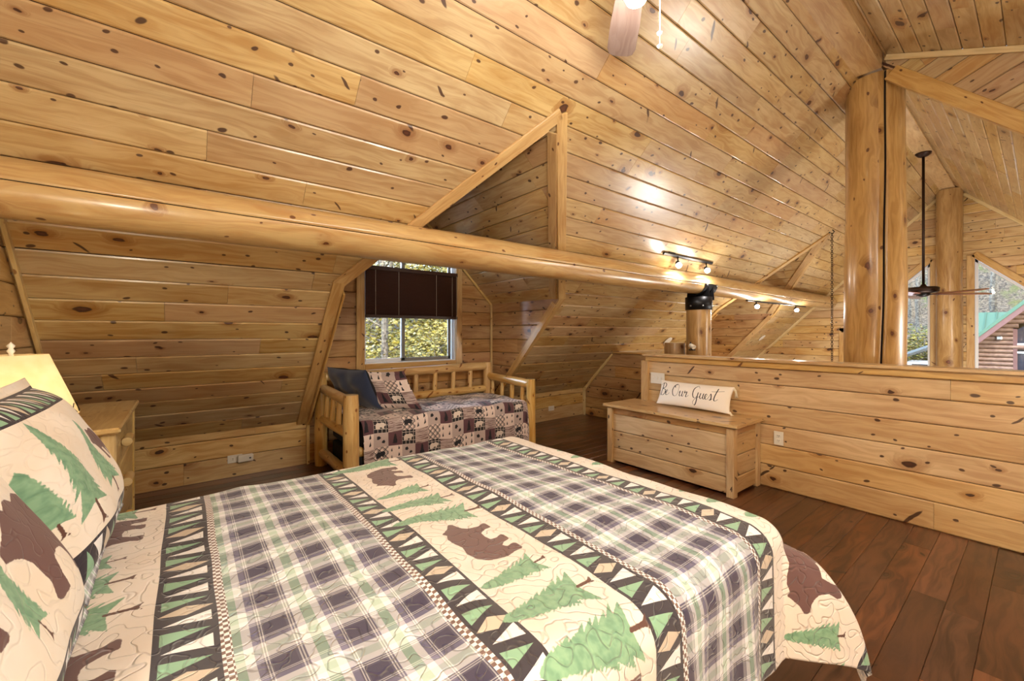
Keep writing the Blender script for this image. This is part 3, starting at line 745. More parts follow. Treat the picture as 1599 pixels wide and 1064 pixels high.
# chain from the far dormer's apex
hk = Vector((8.17, 2.09, 2.93))
ch = empty('hanging_chain', tuple(hk)); tag(ch, 'long dark chain hanging from a hook at the far dormer peak', 'chain')
tube('hook', [(0, .06, .05), (0, 0, .06), (0, -.03, .02), (0, -.01, -.01), (0, .01, 0)], .009, M['dark_bronze'], ch)
box('hook_plate', (0, .05, .03), (.06, .05, .05), M['black_metal'], ch)
lk = None
V, F = [], []
for i in range(20):
    a_ = 2*PI*i/20
    for k in range(5):
        b_ = 2*PI*k/5; V.append(((.014+.0042*math.cos(b_))*math.cos(a_), .0042*math.sin(b_), (.021+.0042*math.cos(b_))*math.sin(a_)))
for i in range(20):
    for k in range(5): F.append((i*5+k, i*5+(k+1) % 5, ((i+1) % 20)*5+(k+1) % 5, ((i+1) % 20)*5+k))
lk = mesh('link', V, F, M['dark_bronze'], ch, smooth=True)
for i in range(78):
    o = lk if i == 0 else lk.copy()
    if i: COL.objects.link(o)
    o.location = (0, 0, -.03-i*.033); o.rotation_euler = (0, 0, (i % 2)*PI/2+i*.07)
# ------------------------------------------------------------------ ceiling fans
def blade_mesh(name, L0, L1, wd, th, tilt, mat, parent, ang):
    V, F = [], []
    prof = [(L0, wd*.42), (L0+.08, wd*.5), ((L0+L1)/2, wd*.58), (L1-.06, wd*.6), (L1-.015, wd*.5), (L1, wd*.3)]
    for x_, hw in prof:
        for sy in (-1, 1):
            for sz in (-1, 1):
                y_ = sy*hw; z_ = sz*th/2
                V.append((x_, y_*math.cos(tilt), z_+y_*math.sin(tilt)))
    for i in range(len(prof)-1):
        b_ = i*4; c_ = b_+4
        F += [(b_, c_, c_+2, b_+2), (b_+1, b_+3, c_+3, c_+1), (b_, b_+1, c_+1, c_), (b_+2, c_+2, c_+3, b_+3)]
    F += [(0, 2, 3, 1), (len(V)-4, len(V)-3, len(V)-1, len(V)-2)]
    o = mesh(name, V, F, mat, parent, uv=[(v[0], v[1]) for v in V]); o.rotation_euler = (0, 0, ang)
    V2 = [(.09, -.02, -.005), (.09, .02, -.005), (L0+.07, .03, -.008), (L0+.07, -.03, -.008)]; V2 += [(x_, y_, z_+.008) for x_, y_, z_ in V2]
    mesh('blade_iron', V2, [(0, 1, 2, 3), (7, 6, 5, 4), (0, 4, 5, 1), (1, 5, 6, 2), (2, 6, 7, 3), (3, 7, 4, 0)], M['dark_bronze'], o)
    return o
fan = empty('ceiling_fan', (8.34, 1.06, 1.90)); tag(fan, 'far dark bronze ceiling fan on a long downrod', 'ceiling fan')
lathe('canopy', [(.03, 1.95), (.06, 1.965), (.085, 1.995), (.088, 2.01)], M['dark_bronze'], fan)
tube('downrod', [(0, 0, .1), (0, 0, 1.97)], .016, M['dark_bronze'], fan, seg=12)
lathe('motor', [(.04, -.005), (.12, .0), (.165, .015), (.17, .07), (.15, .085), (.04, .095), (.02, .13)], M['dark_bronze'], fan, seg=32)
lathe('switch_housing', [(0, -.055), (.04, -.05), (.07, -.03), (.08, 0), (.05, .004)], M['black_metal'], fan)
aR = -(PI/2-YAW)           # the camera's right direction as an angle about Z
for k in range(5):
    blade_mesh('blade', .17, .76, .13, .008, math.radians(12), M['fan_blade_red'], fan, aR+math.radians(-15+72*k)).location = (0, 0, -.02)
fan2 = empty('ceiling_fan', (1.50, 1.06, 2.62)); tag(fan2, 'near ceiling fan above the bed with one blade and pull chain in view', 'ceiling fan')
lathe('canopy', [(.03, 1.20), (.06, 1.22), (.08, 1.28)], M['dark_bronze'], fan2)
tube('downrod', [(0, 0, .4), (0, 0, 1.25)], .014, M['dark_bronze'], fan2, seg=12)
lathe('motor', [(.04, .28), (.12, .29), (.15, .31), (.15, .38), (.12, .41), (.03, .42)], M['dark_bronze'], fan2, seg=32)
for k in range(4):
    blade_mesh('blade', .17, .66, .13, .008, math.radians(10), M['fan_blade'], fan2, math.radians(43+90*k)).location = (0, 0, .32)
lk_ = empty('light_kit', (0, 0, 0)); lk_.parent = fan2
lathe('fitter', [(.03, .20), (.07, .22), (.07, .28)], M['dark_bronze'], lk_)
lathe('bulb', [(0, .10), (.04, .115), (.06, .16), (.045, .2), (.02, .22)], M['bulb_warm'], lk_, seg=20)
for q_, (dx, z0) in enumerate(((.09, -.06), (.12, .02))):
    pc = tube('pull_chain', [(dx, -.055+q_*.02, .24), (dx, -.055+q_*.02, z0)], .0022, M['white_cord'], fan2, seg=6)
    lathe('pull_bead', [(0, z0-.016), (.010, z0-.010), (.012, z0-.003), (.004, z0), (0, z0+.002)], M['white_plastic'], pc, c=(dx, -.055+q_*.02, 0), seg=12)
light('fan_light', 'POINT', (1.50, 1.06, 2.66), P_FAN, (1, .975, .90), .09, '')
for (x_, y_, z_) in ((4.72, 2.66, 2.08), (5.42, 2.66, 2.08)): light('track_bulb', 'POINT', (x_, y_-.02, z_-.03), P_TRACK*.4, (1, .94, .88), .035, '')
for (x_, y_, z_) in ((7.28, 2.82, 1.70), (9.03, 2.82, 1.70)): light('track_bulb', 'POINT', (x_, y_, z_-.03), P_TRACK, (1, .95, .90), .035, '')
light('great_room_fill', 'POINT', (8.2, .6, -.4), P_GREAT, (1, .975, .90), .35, '')  # added fill light low in the great room, has no fixture
light('great_room_fill', 'POINT', (6.6, -1.4, 1.3), P_GREAT*.8, (1, .975, .90), .35, '')  # another added fill, unseen, for the right of the great room
light('loft_fill', 'POINT', (1.3, -1.0, 2.65), P_LOFT, (1, .975, .90), .3, '')  # added fill light above the loft, out of view, no fixture
light('bedside_fill', 'POINT', (-.48, -.25, 1.12), P_BED_FILL, (1, .90, .72), .06, '')  # added unseen fill, brightens the lower left slope
# ------------------------------------------------------------------ printed motifs as signed distances on the cloth
def sdpoly(P, poly):
    poly = np.asarray(poly); n = len(poly); d = np.full(len(P), 1e9); s = np.ones(len(P))
    for i in range(n):
        a = poly[i]; b = poly[i-1]; e = b-a; w_ = P-a
        t = np.clip((w_@e)/max(e@e, 1e-12), 0, 1); q = w_-np.outer(t, e); d = np.minimum(d, (q**2).sum(1))
        c1 = P[:, 1] >= a[1]; c2 = P[:, 1] < b[1]; c3 = e[0]*w_[:, 1] > e[1]*w_[:, 0]
        f = (c1 & c2 & c3) | (~c1 & ~c2 & ~c3); s[f] *= -1
    return s*np.sqrt(d)
def tree_poly(seed=0, n=11):
    R = random.Random(seed); Rt = [(0, 1)]; Lt = []
    for sgn, out_ in ((1, Rt), (-1, Lt)):
        for i in range(n):
            t = (i+1)/n; h = 1-t*.97; wd = .05+.20*t**.9
            out_.append((sgn*wd*R.uniform(.95, 1.2), h+R.uniform(-.01, .02)-.05)); 
            if i < n-1: out_.append((sgn*wd*.55, h+.035))
    return Rt+[(.05, .05), (-.05, .05)]+Lt[::-1]
TREES = [tree_poly(i) for i in range(4)]
TRUNK = [(-.018, .08), (.018, .08), (.02, -.1), (.07, -.17), (0, -.14), (-.06, -.18), (-.02, -.1)]
BEAR = [(.02, .34), (.05, .46), (.14, .56), (.28, .60), (.42, .57), (.56, .62), (.66, .63), (.75, .59), (.79, .64), (.83, .58), (.90, .50), (1.0, .44), (.99, .38), (.90, .36), (.84, .33), (.79, .27),
        (.78, .12), (.83, .03), (.80, 0), (.67, 0), (.66, .10), (.60, .20), (.50, .21), (.41, .19), (.40, .11), (.44, .03), (.41, 0), (.29, 0), (.27, .10), (.22, .16), (.17, .12), (.19, .03), (.16, 0), (.03, 0), (.03, .12), (0, .24)]
BLOB = [(math.cos(a)*(.4+.1*math.cos(5*a)), math.sin(a)*(.4+.1*math.cos(5*a))) for a in [2*PI*i/20 for i in range(20)]]
class Print:
    def __init__(s, P): s.P = np.asarray(P, float); s.a = {}
    def put(s, key, poly, c, up, size, flip=1):
        """poly in its own units: y is 'up'; size metres per unit"""
        A = s.a.setdefault(key, np.full(len(s.P), .05)); up = np.array(up)/np.linalg.norm(up); rt = np.array((up[1], -up[0]))*flip
        D = s.P-np.array(c); m_ = (np.abs(D) < size*1.4).all(1)
        if not m_.any(): return
        L = np.stack([D[m_]@rt, D[m_]@up], 1)/size
        A[m_] = np.minimum(A[m_], sdpoly(L, poly)*size)
    def tree(s, c, up, size, k=0): s.put('tree', TREES[k % 4], c, up, size); s.put('trunk', TRUNK, c, up, size)
    def bear(s, c, up, size, flip=1, key='bear'): s.put(key, [(x-.5, y-.3) for x, y in BEAR], c, up, size, flip)
    def attrs(s, keys): return {k: s.a.get(k, np.full(len(s.P), .05)) for k in keys}
# ------------------------------------------------------------------ draped cloth
def drape(name, rect, R, top, srng, trng, step, mat, parent, paint, keys, bulge=.02, flare=.05, cflare=.36, wave=.012, noise_amp=.003, thick=.008, fold=None, seed=0, zmin=.02):
    x0, x1, y0, y1 = rect; ix0, ix1, iy0, iy1 = x0+R, x1-R, y0+R, y1-R
    ns = int((srng[1]-srng[0])/step)+1; ntt = int((trng[1]-trng[0])/step)+1
    s = np.linspace(*srng, ns); t = np.linspace(*trng, ntt); Sg, Tg = np.meshgrid(s, t, indexing='ij'); Sg = Sg.ravel(); Tg = Tg.ravel()
    qx = np.clip(Sg, ix0, ix1); qy = np.clip(Tg, iy0, iy1); dx = Sg-qx; dy = Tg-qy; L = np.hypot(dx, dy); nx_ = np.where(L > 0, dx/np.maximum(L, 1e-9), 0); ny_ = np.where(L > 0, dy/np.maximum(L, 1e-9), 0)
    A = R*PI/2; ang = np.minimum(L, A)/R; h = np.maximum(L-A, 0)
    c = np.abs(2*nx_*ny_)**1.3
    ph = flare+cflare*c
    along = Sg*ny_**2+Tg*nx_**2
    wv = wave*np.minimum(h/.3, 1)*(np.sin(along*19+seed)+.5*np.sin(along*37+1+seed))
    cx_ = .27*cflare*c*(1-np.exp(-h/.20)); out_ = R*np.sin(ang)+h*np.sin(flare)+cx_+wv
    X_ = qx+nx_*out_; Y_ = qy+ny_*out_; Z_ = top-R*(1-np.cos(ang))-(h*np.cos(flare)-cx_*.38)
    u = (Sg-x0)/(x1-x0); v = (Tg-y0)/(y1-y0)
    Z_ += bulge*np.clip(4*u*(1-u), 0, 1)**.5*np.clip(4*v*(1-v), 0, 1)**.5
    rs = np.random.RandomState(seed+3)
    for k in range(14):
        f = rs.uniform(6, 22); a_ = rs.uniform(0, PI); p_ = rs.uniform(0, 6.3)
        Z_ += noise_amp*.5*np.sin(f*(np.cos(a_)*Sg+np.sin(a_)*Tg)+p_)*np.sin(.37*f*(np.sin(a_)*Sg-np.cos(a_)*Tg)+p_*2)
    if fold: Z_ += fold(Sg, Tg)
    Z_ = np.maximum(Z_, zmin)
    V = np.stack([X_, Y_, Z_], 1)
    i = np.arange(ns-1)[:, None]*ntt+np.arange(ntt-1)[None, :]; i = i.ravel()
    F = np.stack([i, i+ntt, i+ntt+1, i+1], 1)
    pr = Print(np.stack([Sg, Tg], 1)); paint(pr)
    loc = np.array(parent.location) if parent else 0
    o = mesh(name, V-loc, F.tolist(), mat, parent, uv=list(map(tuple, np.stack([Sg, Tg], 1))), smooth=True, attrs=pr.attrs(keys))
    md = o.modifiers.new('thickness', 'SOLIDIFY'); md.thickness = thick; md.offset = -1
    return o
def pillow(name, W, H, T, mat, center, right, up, nx=60, ny=40, paint=None, keys=(), flange=0, pinch=.05, parent=None, lump=.004, seed=0, px=3.2, mats=None, recenter=True, sag=0):
    right = Vector(right).normalized(); up = Vector(up).normalized(); nrm = right.cross(up)
    V = []; UV = []; P = []
    rs = random.Random(seed); ph = [rs.uniform(0, 6) for _ in range(4)]
    for side in (1, -1):
        for i in range(nx+1):
            for j in range(ny+1):
                a_ = -1+2*i/nx; b_ = -1+2*j/ny
                fa = min(1, abs(a_)/(1-flange*2/W)) if flange else abs(a_); fb = min(1, abs(b_)/(1-flange*2/H)) if flange else abs(b_)
                th = ((1-fa**px)*(1-fb**px))**.55
                x_ = W/2*a_*(1-pinch*(1-b_*b_)); y_ = H/2*b_*(1-pinch*1.3*(1-a_*a_))-sag*(1-a_*a_)*(b_+1)/2
                z_ = side*(T/2*th+.0015)+side*lump*th*(math.sin(9*a_+ph[0]+3*b_)+math.sin(7*b_+ph[1]-4*a_))
                V.append(Vector(center)+right*x_+up*y_+nrm*z_); UV.append((a_*W/2, b_*H/2))
    m_ = (nx+1)*(ny+1); F = []; mi = []
    for i in range(nx):
        for j in range(ny):
            k = i*(ny+1)+j
            F.append((k, k+ny+1, k+ny+2, k+1)); mi.append(0)
            k += m_; F.append((k, k+1, k+ny+2, k+ny+1)); mi.append(1)
    bd = [i*(ny+1) for i in range(nx+1)]+[nx*(ny+1)+j for j in range(1, ny+1)]+[i*(ny+1)+ny for i in range(nx-1, -1, -1)]+[j for j in range(ny-1, 0, -1)]
    for k in range(len(bd)):
        p, q_ = bd[k], bd[(k+1) % len(bd)]; F.append((p, q_, q_+m_, p+m_)[::-1]); mi.append(1)
    at = None
    if keys:
        pr = Print(UV[:m_]); paint(pr); at = {k: np.concatenate([v, np.full(m_, .05)]) for k, v in pr.attrs(keys).items()}
    return mesh(name, V, F, mat, parent, uv=UV, smooth=True, attrs=at, recenter=recenter and parent is None, mats=mats, mi=mi if mats else None)
# ------------------------------------------------------------------ the big bed
bed = empty('log_bed', (.6, 1.31, 0)); tag(bed, 'big log bed filling the foreground under a bear and pine quilt', 'bed')
def bl(name, p0, p1, r0, r1, seed, par=bed, m='log_bed', off=None):
    o_ = Vector(off if off is not None else par.location)
    return log(name, Vector(p0)-o_, Vector(p1)-o_, r0, r1, M[m], par, seg=14, rings=12, wob=.05, seed=seed, capmat=M['pine_light'], taper=.1)
for i, (x_, y_, h_) in enumerate(((-.52, .50, 1.12), (-.52, 2.12, 1.12), (1.53, .66, .50), (1.53, 1.98, .50))): bl('post', (x_, y_, 0.001), (x_, y_, h_), .07, .065, 60+i)
for i, z_ in enumerate((.45, .78, 1.02)): bl('headboard_rail', (-.52, .50, z_), (-.52, 2.12, z_), .045, .05, 70+i)
for i in range(6): bl('spindle', (-.52, .74+.23*i, .78), (-.52, .74+.23*i, 1.02), .024, .022, 80+i)
for i, y_ in enumerate((.66, 1.98)): bl('side_rail', (-.50, y_, .30), (1.52, y_, .30), .05, .045, 90+i)
bl('foot_rail', (1.53, .66, .30), (1.53, 1.98, .30), .045, .045, 93)
box('box_spring', (.585-.6, 0, .36), (2.06, 1.40, .12), M['mattress'], bed, .02)
box('mattress', (.59-.6, 0.005, .54), (2.04, 1.49, .24), M['mattress'], bed, .05)
def paint_quilt(p):
    up = (-1, 0)
    for sc, base, sz in ((-.22, 1.785, 1.0), (.70, 1.76, 1.0), (1.70, 1.82, 1.0)):
        for k in range(-3, 3):
            w0 = base+.70*k
            p.bear((sc+(.045 if sc < 0 else .005 if sc < 1 else -.02), w0), up, .255 if sc < 1 else .27, 1 if k % 2 else -1)
            for dw, ds, sz_, kk in ((-.20, .065, .20, 0), (-.345, .085, .25, 1), (-.50, .10, .28, 2)):
                if sc > 1.5 and kk == 2: ds = .12
                p.tree((sc+ds, w0+dw), (-1, .08*(kk-1)), sz_, kk+k)
def fold_q(s, t):   # soft ridges across the cloth
    z = .006*np.exp(-((s+.28*t-.75)/.05)**2)+.005*np.exp(-((s-.2*t-.35)/.06)**2)+.004*np.sin(s*9+t*3)
    return z*(t > .5)
quilt = drape('quilt', (-.50, 1.66, .54, 2.09), .085, .695, (-.42, 2.05), (.13, 2.48), .0065, M['quilt_print'], None, paint_quilt, ('tree', 'trunk', 'bear'), fold=fold_q, flare=.03, cflare=1.0, wave=.010, seed=2)
tag(quilt, 'bear and pine tree quilt with plaid bands and diamond borders over the big bed', 'quilt')
def paint_sham(p):
    for c, sz, k in (((-.20, -.11), .27, 0), ((.00, -.11), .22, 1), ((-.31, -.09), .16, 2), ((.28, -.12), .24, 3)): p.tree(c, (0, 1), sz, k)
    p.bear((.13, 0), (0, 1), .18, -1)
def paint_sham2(p):
    p.bear((.13, -.02), (0, 1), .30, -1); p.bear((-.2, 0), (0, 1), .2, 1)
    for c, sz, k in (((.32, -.14), .2, 0), ((-.05, -.1), .16, 1)): p.tree(c, (0, 1), sz, k)
up_s = (-.23, 0, .46)
o = pillow('pillow_sham', .71, .53, .19, M['sham_print'], (-.29, 1.695, .955), (0, 1, 0), up_s, 110, 84, paint_sham, ('tree', 'trunk', 'bear'), flange=.03, seed=1, pinch=.03)
tag(o, 'farther pillow sham with pine trees and a bear leaning on the headboard', 'pillow')
o = pillow('pillow_sham', .71, .53, .19, M['sham_print'], (-.285, .955, .955), (0, 1, 0), up_s, 110, 84, paint_sham2, ('tree', 'trunk', 'bear'), flange=.03, seed=2, pinch=.03)
tag(o, 'nearer pillow sham with a brown bear at the lower left corner', 'pillow')
# ------------------------------------------------------------------ nightstand, lamp, dresser
ns = empty('nightstand', (-.47, 2.45, 0)); tag(ns, 'small nightstand with a bark edged slab top under the lamp', 'nightstand')
V = []; F = []; kk = 28
for z_, sc in ((.625, .96), (.635, 1), (.66, .99), (.668, .97)):
    for k in range(kk):
        a_ = 2*PI*k/kk; ca, sa = math.cos(a_), math.sin(a_); p4 = (abs(ca)**6+abs(sa)**6)**(-1/6)
        V.append((.195*p4*ca*sc*(1+.03*math.sin(5*a_)), .29*p4*sa*sc*(1+.02*math.sin(7*a_)), z_))
for i in range(3):
    for k in range(kk): F.append((i*kk+k, i*kk+(k+1) % kk, (i+1)*kk+(k+1) % kk, (i+1)*kk+k))
F.append(tuple(range(kk))[::-1]); F.append(tuple(range(3*kk, 4*kk)))
wood('bark_edge', (112, 70, 56), (78, 46, 40), (50, 28, 24), prob=0, small=0, rough=.8, coat=0)
mesh('slab_top', V, F, None, ns, uv=[(v[1], v[0]) for v in V], mats=[M['pine_light'], M['bark_edge']], mi=[1]*(3*kk)+[0, 0])
for x_ in (-.15, .15):
    for y_ in (-.22, .22): bl('leg', (-.47+x_, 2.45+y_, 0), (-.47+x_, 2.45+y_, .625), .035, .03, 100, ns)
box('shelf', (0, 0, .22), (.30, .44, .022), M['pine_light'], ns)
lamp = empty('table_lamp', (-.515, 2.42, .668)); tag(lamp, 'lit table lamp with a laced parchment shade at the far left', 'lamp')
bl('base', (-.515, 2.42, .668), (-.515, 2.42, .93), .045, .035, 101, lamp)
lathe('foot', [(.08, 0), (.085, .008), (.07, .02), (.0, .022)], M['dark_bronze'], lamp)
tube('harp', [(0, 0, .25), (0, .05, .32), (0, .055, .45), (0, .03, .55), (0, 0, .575)], .003, M['dark_bronze'], lamp)
lathe('bulb', [(0, .34), (.02, .35), (.034, .40), (.028, .43), (.0, .445)], M['bulb_warm'], lamp)
sh = lathe('lamp_shade', [(.178, .345), (.182, .345), (.098, .585), (.095, .585), (.178, .347)][:4], M['shade'], lamp, seg=40)
sh.data.materials.clear(); sh.data.materials.append(M['shade'])
bm = bmesh.new(); bm.from_mesh(sh.data); bmesh.ops.delete(bm, geom=[f for f in bm.faces if len(f.verts) > 4], context='FACES'); bm.to_mesh(sh.data); bm.free()
lathe('finial', [(0, .57), (.008, .575), (.006, .59), (.012, .60), (.006, .61), (.012, .62), (.0, .635)], M['white_plastic'], lamp, seg=12)
for k in range(18):
    a0 = 2*PI*k/18; a1 = 2*PI*(k+.6)/18
    for b0, b1 in ((a0, a1), (a1, a0)):
        tube('lacing', [(.182*math.cos(b0), .182*math.sin(b0), .352), (.172*math.cos(b1), .172*math.sin(b1), .388)], .0016, M['dark_bronze'], sh, seg=5)
light('lamp_bulb', 'POINT', (-.515, 2.42, 1.075), P_LAMP, (1, .82, .56), .03, '')
dr = empty('dresser', (-.475, 3.44, 0)); tag(dr, 'pale pine chest of drawers with log pulls beside the lamp', 'dresser')
box('top', (.0, 0, .842), (.45, 1.12, .03), M['pine_light'], dr, .008)
box('side_panel', (0, -.50, .45), (.34, .02, .74), M['pine_light'], dr)
box('side_panel', (0, .50, .45), (.34, .02, .74), M['pine_light'], dr)
for x_ in (-.175, .175):
    for y_ in (-.50, .50): box('corner_post', (x_, y_, .414), (.06, .05, .826), M['pine_light'], dr, .006)
box('back_panel', (-.18, 0, .45), (.012, .96, .76), M['pine_light'], dr)
box('base_rail', (.175, 0, .10), (.04, .94, .06), M['pine_light'], dr)
for i, z_ in enumerate((.712, .482, .252)):
    d_ = box('drawer', (.185, 0, z_), (.022, .94, .222), M['pine_light'], dr, .006)
    log('pull', (.222, -.22, z_+.005), (.222, -.06, z_+.005), .024, .022, M['log_bed'], d_, seg=14, rings=4, wob=.02, seed=i, capmat=M['pine_light'])
    for y_ in (-.17, -.07): tube('peg', [(.19, y_, z_+.005), (.22, y_, z_+.005)], .009, M['log_bed'], d_)
# ------------------------------------------------------------------ wooden chest and the script pillow
ct = empty('blanket_chest', (3.72, 2.165, 0)); tag(ct, 'knotty pine blanket chest against the half wall', 'chest')
mc = M['pine_chest']
box('lid', (-.012, 0, .585), (.545, 1.345, .026), mc, ct, .003)
box('batten', (0, 0, .565), (.47, 1.22, .014), mc, ct, .002)
for x_, a_ in ((-.225, 1), (.22, 1)):
    for y_ in (-.605, .605): box('corner_post', (x_, y_, .279), (.065, .062, .558), mc, ct, .003)
for i, (a_, b_) in enumerate(((.02, .152), (.157, .326), (.331, .498))):
    box('plank', (-.225, 0, (a_+b_)/2), (.022, 1.15, b_-a_), mc, ct, .007)
    for y_ in (-.61, .61): box('plank', (0, y_, (a_+b_)/2), (.385, .02, b_-a_), mc, ct, .007)
box('top_rail', (-.222, 0, .529), (.016, 1.15, .054), M['pine_dormer'], ct, .002)  # darker pine: the shade under the lid is put into the rail colour
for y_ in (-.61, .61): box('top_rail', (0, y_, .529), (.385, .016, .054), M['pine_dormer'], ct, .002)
box('back_panel', (.235, 0, .28), (.012, 1.15, .54), mc, ct)
STROKES = [[(.12, .95), (.06, .5), (0, 0)], [(-.08, .82), (.12, 1.0), (.34, .92), (.32, .66), (.12, .52), (.36, .42), (.36, .14), (.16, -.02), (-.06, .08)],
 [(.45, .15), (.58, .25), (.6, .38), (.52, .4), (.46, .2), (.52, .02), (.66, .05), (.78, .2)],
 [(1.38, .95), (1.15, .8), (1.05, .4), (1.15, .05), (1.38, 0), (1.55, .3), (1.55, .75), (1.38, .97), (1.2, .85), (1.25, .68)],
 [(1.66, .28), (1.73, .4), (1.7, .1), (1.78, 0), (1.9, .15), (1.95, .4), (1.92, .1), (1.98, 0), (2.06, .1), (2.12, .44), (2.15, .3), (2.28, .4), (2.25, .05), (2.33, 0), (2.45, .15)],
 [(3.2, .8), (3.05, .97), (2.82, .75), (2.75, .35), (2.88, .02), (3.08, .1), (3.16, .44)],
 [(3.16, .44), (3.1, -.2), (2.95, -.5), (2.82, -.35), (3.0, -.05), (3.3, .15), (3.36, .4), (3.34, .1), (3.42, 0), (3.54, .15), (3.59, .4), (3.56, .1), (3.64, 0), (3.72, .1), (3.83, .25), (3.84, .38), (3.76, .4), (3.71, .2), (3.77, .02), (3.9, .05), (4.0, .22), (4.08, .47), (4.16, .2), (4.1, 0), (3.98, .02)],
 [(4.12, 0), (4.25, .12)], [(4.47, .92), (4.39, .4), (4.36, .05), (4.46, 0), (4.62, .14)], [(4.08, .66), (4.4, .70), (4.9, .80)]]
def catmull(pts, n=6):
    P = [pts[0]]+pts+[pts[-1]]; out_ = []
    for i in range(1, len(P)-2):
        for k in range(n):
            t = k/n; out_.append(tuple(.5*((2*P[i][j])+(P[i+1][j]-P[i-1][j])*t+(2*P[i-1][j]-5*P[i][j]+4*P[i+1][j]-P[i+2][j])*t*t+(-P[i-1][j]+3*P[i][j]-3*P[i+1][j]+P[i+2][j])*t**3) for j in (0, 1)))
    return out_+[pts[-1]]
def paint_ink(p):
    A = np.full(len(p.P), .05); sc = .131; ox, oy = -.335, -.035
    for st in STROKES:
        c = catmull(st) if len(st) > 2 else st
        for a_, b_ in zip(c[:-1], c[1:]):
            a2 = np.array((ox+a_[0]*sc, oy+a_[1]*sc)); b2 = np.array((ox+b_[0]*sc, oy+b_[1]*sc)); e = b2-a2; l = np.linalg.norm(e)
            if l < 1e-6: continue
            down = max(0, -e[1]/l); r = .0016+.0028*down
            w_ = p.P-a2; t = np.clip((w_@e)/(l*l), 0, 1); A = np.minimum(A, np.sqrt(((w_-np.outer(t, e))**2).sum(1))-r)
    p.a['ink'] = A
pw = empty('lumbar_pillow', (3.85, 2.08, .6)); tag(pw, 'long off-white pillow reading Be Our Guest on the blanket chest', 'pillow')
pr_ = pillow('cover', .73, .25, .12, M['pillow_script'], (0, 0, .128), (0, -1, 0), (.42, 0, 1), 250, 90, paint_ink, ('ink',), parent=pw, seed=5, pinch=.045, lump=.002, px=2.1)
for sy, sz in ((-.355, .235), (-.36, .03)):
    tq = tube('tassel_head', [(.05 if sz > .1 else -.04, sy, sz), (.05 if sz > .1 else -.04, sy-.02, sz-.03)], .010, M['white_cord'], pw)
    for k in range(9):
        a_ = 2*PI*k/9; x0 = (.05 if sz > .1 else -.04)
        tube('tassel_thread', [(x0+.004*math.cos(a_), sy-.02+.004*math.sin(a_), sz-.025), (x0+.012*math.cos(a_), sy-.024+.012*math.sin(a_), max(sz-.085, .003))], .0022, M['white_cord'], tq, seg=4)
# ------------------------------------------------------------------ log daybed
db = empty('log_daybed', (2.115, 4.04, 0)); tag(db, 'peeled log daybed under the dormer window', 'daybed')
XA, XB, YF, YB = 1.10, 3.13, 3.58, 4.50
def dl(name, p0, p1, r0, r1, seed, par=db): 
    o_ = Vector((2.115, 4.04, 0)); return log(name, Vector(p0)-o_, Vector(p1)-o_, r0, r1, M['log_bed'], par, seg=14, rings=max(5, int((Vector(p1)-Vector(p0)).length/.08)), wob=.09, seed=seed, capmat=M['pine_light'], taper=.06)
dl('post', (XA, YF, 0.001), (XA, YF, .815), .066, .062, 1); dl('post', (XA-.01, YB, 0.001), (XA-.01, YB, .93), .06, .056, 2)
dl('post', (XB, YF+.05, 0.001), (XB, YF+.05, .80), .058, .054, 3); dl('post', (XB, YB, 0.001), (XB, YB, .95), .062, .058, 4)
for xx, sd_ in ((XA, 10), (XB, 20)):
    yf = YF if xx == XA else YF+.05
    dl('arm_rail', (xx, yf+.03, .745), (xx, YB-.02, .775), .050, .046, sd_)
    dl('lower_rail', (xx, yf+.03, .47), (xx, YB-.02, .47), .044, .042, sd_+1)
    dl('bottom_rail', (xx, yf+.03, .13), (xx, YB-.02, .13), .046, .046, sd_+2)
    for k in range(4): 
        y_ = yf+.16+k*.2; dl('spindle', (xx, y_, .475), (xx+.01, y_, .74), .028, .024, sd_+4+k)
dl('back_rail', (XA+.02, YB, .885), (XB-.02, YB, .90), .046, .050, 30); dl('back_rail', (XA+.02, YB, .60), (XB-.02, YB, .61), .050, .044, 31)
for k in range(7): x_ = XA+.27+k*.248; dl('spindle', (x_, YB, .62), (x_+.01, YB, .885), .030, .026, 32+k)
dl('front_rail', (XA, YF+.09, .30), (XB, YF+.09, .30), .045, .045, 40)
box('mattress', (0, .0, .40), (1.88, .80, .28), M['bed_skirt'], db, .05); box('bed_skirt', (-.01, -.02, .14), (1.86, .78, .24), M['bed_skirt'], db, .01)
def paint_patch(p):
    z = .13
    for i in range(7, 28):
        for j in range(21, 38):
            k = int((i*1+j*2.0+60) % 6); c = (i*z+z/2, j*z+z/2); up = (0, 1)
            if k == 1:
                for q in range(4): p.put('dark', TREES[q], (c[0]-.035+.07*(q % 2), c[1]-.05+.06*(q//2)+.012*(q % 2)), up, .05)
            elif k == 2:
                p.put('dark', BLOB, (c[0]-.02, c[1]+.02), up, .045); p.put('dark', BLOB, (c[0]+.022, c[1]-.02), up, .04)
            elif k == 3: p.put('dark', TREES[1], (c[0], c[1]-.05), (0, 1), .11)
            elif k == 4: p.bear(c, up, .10, key='pale')
            elif k == 0 and (i+j) % 2: p.bear(c, up, .09, key='dark')
qd = drape('patchwork_quilt', (1.16, 3.08, 3.60, 4.46), .06, .565, (1.20, 3.26), (3.20, 4.50), .012, M['patch_print'], None, paint_patch, ('dark', 'pale'), bulge=.02, flare=.02, cflare=.12, wave=.006, noise_amp=.007, seed=5)
tag(qd, 'patchwork lodge quilt with bears and lattice squares on the daybed', 'quilt')
o = pillow('bed_pillow', .62, .44, .17, M['navy_cotton'], (1.33, 4.22, .79), (.30, -.95, 0), (-.42, -.12, .9), 40, 30, seed=8, lump=.008, mats=[M['navy_cotton'], M['black_cotton']])
tag(o, 'dark navy pillow leaning in the left corner of the daybed', 'pillow')
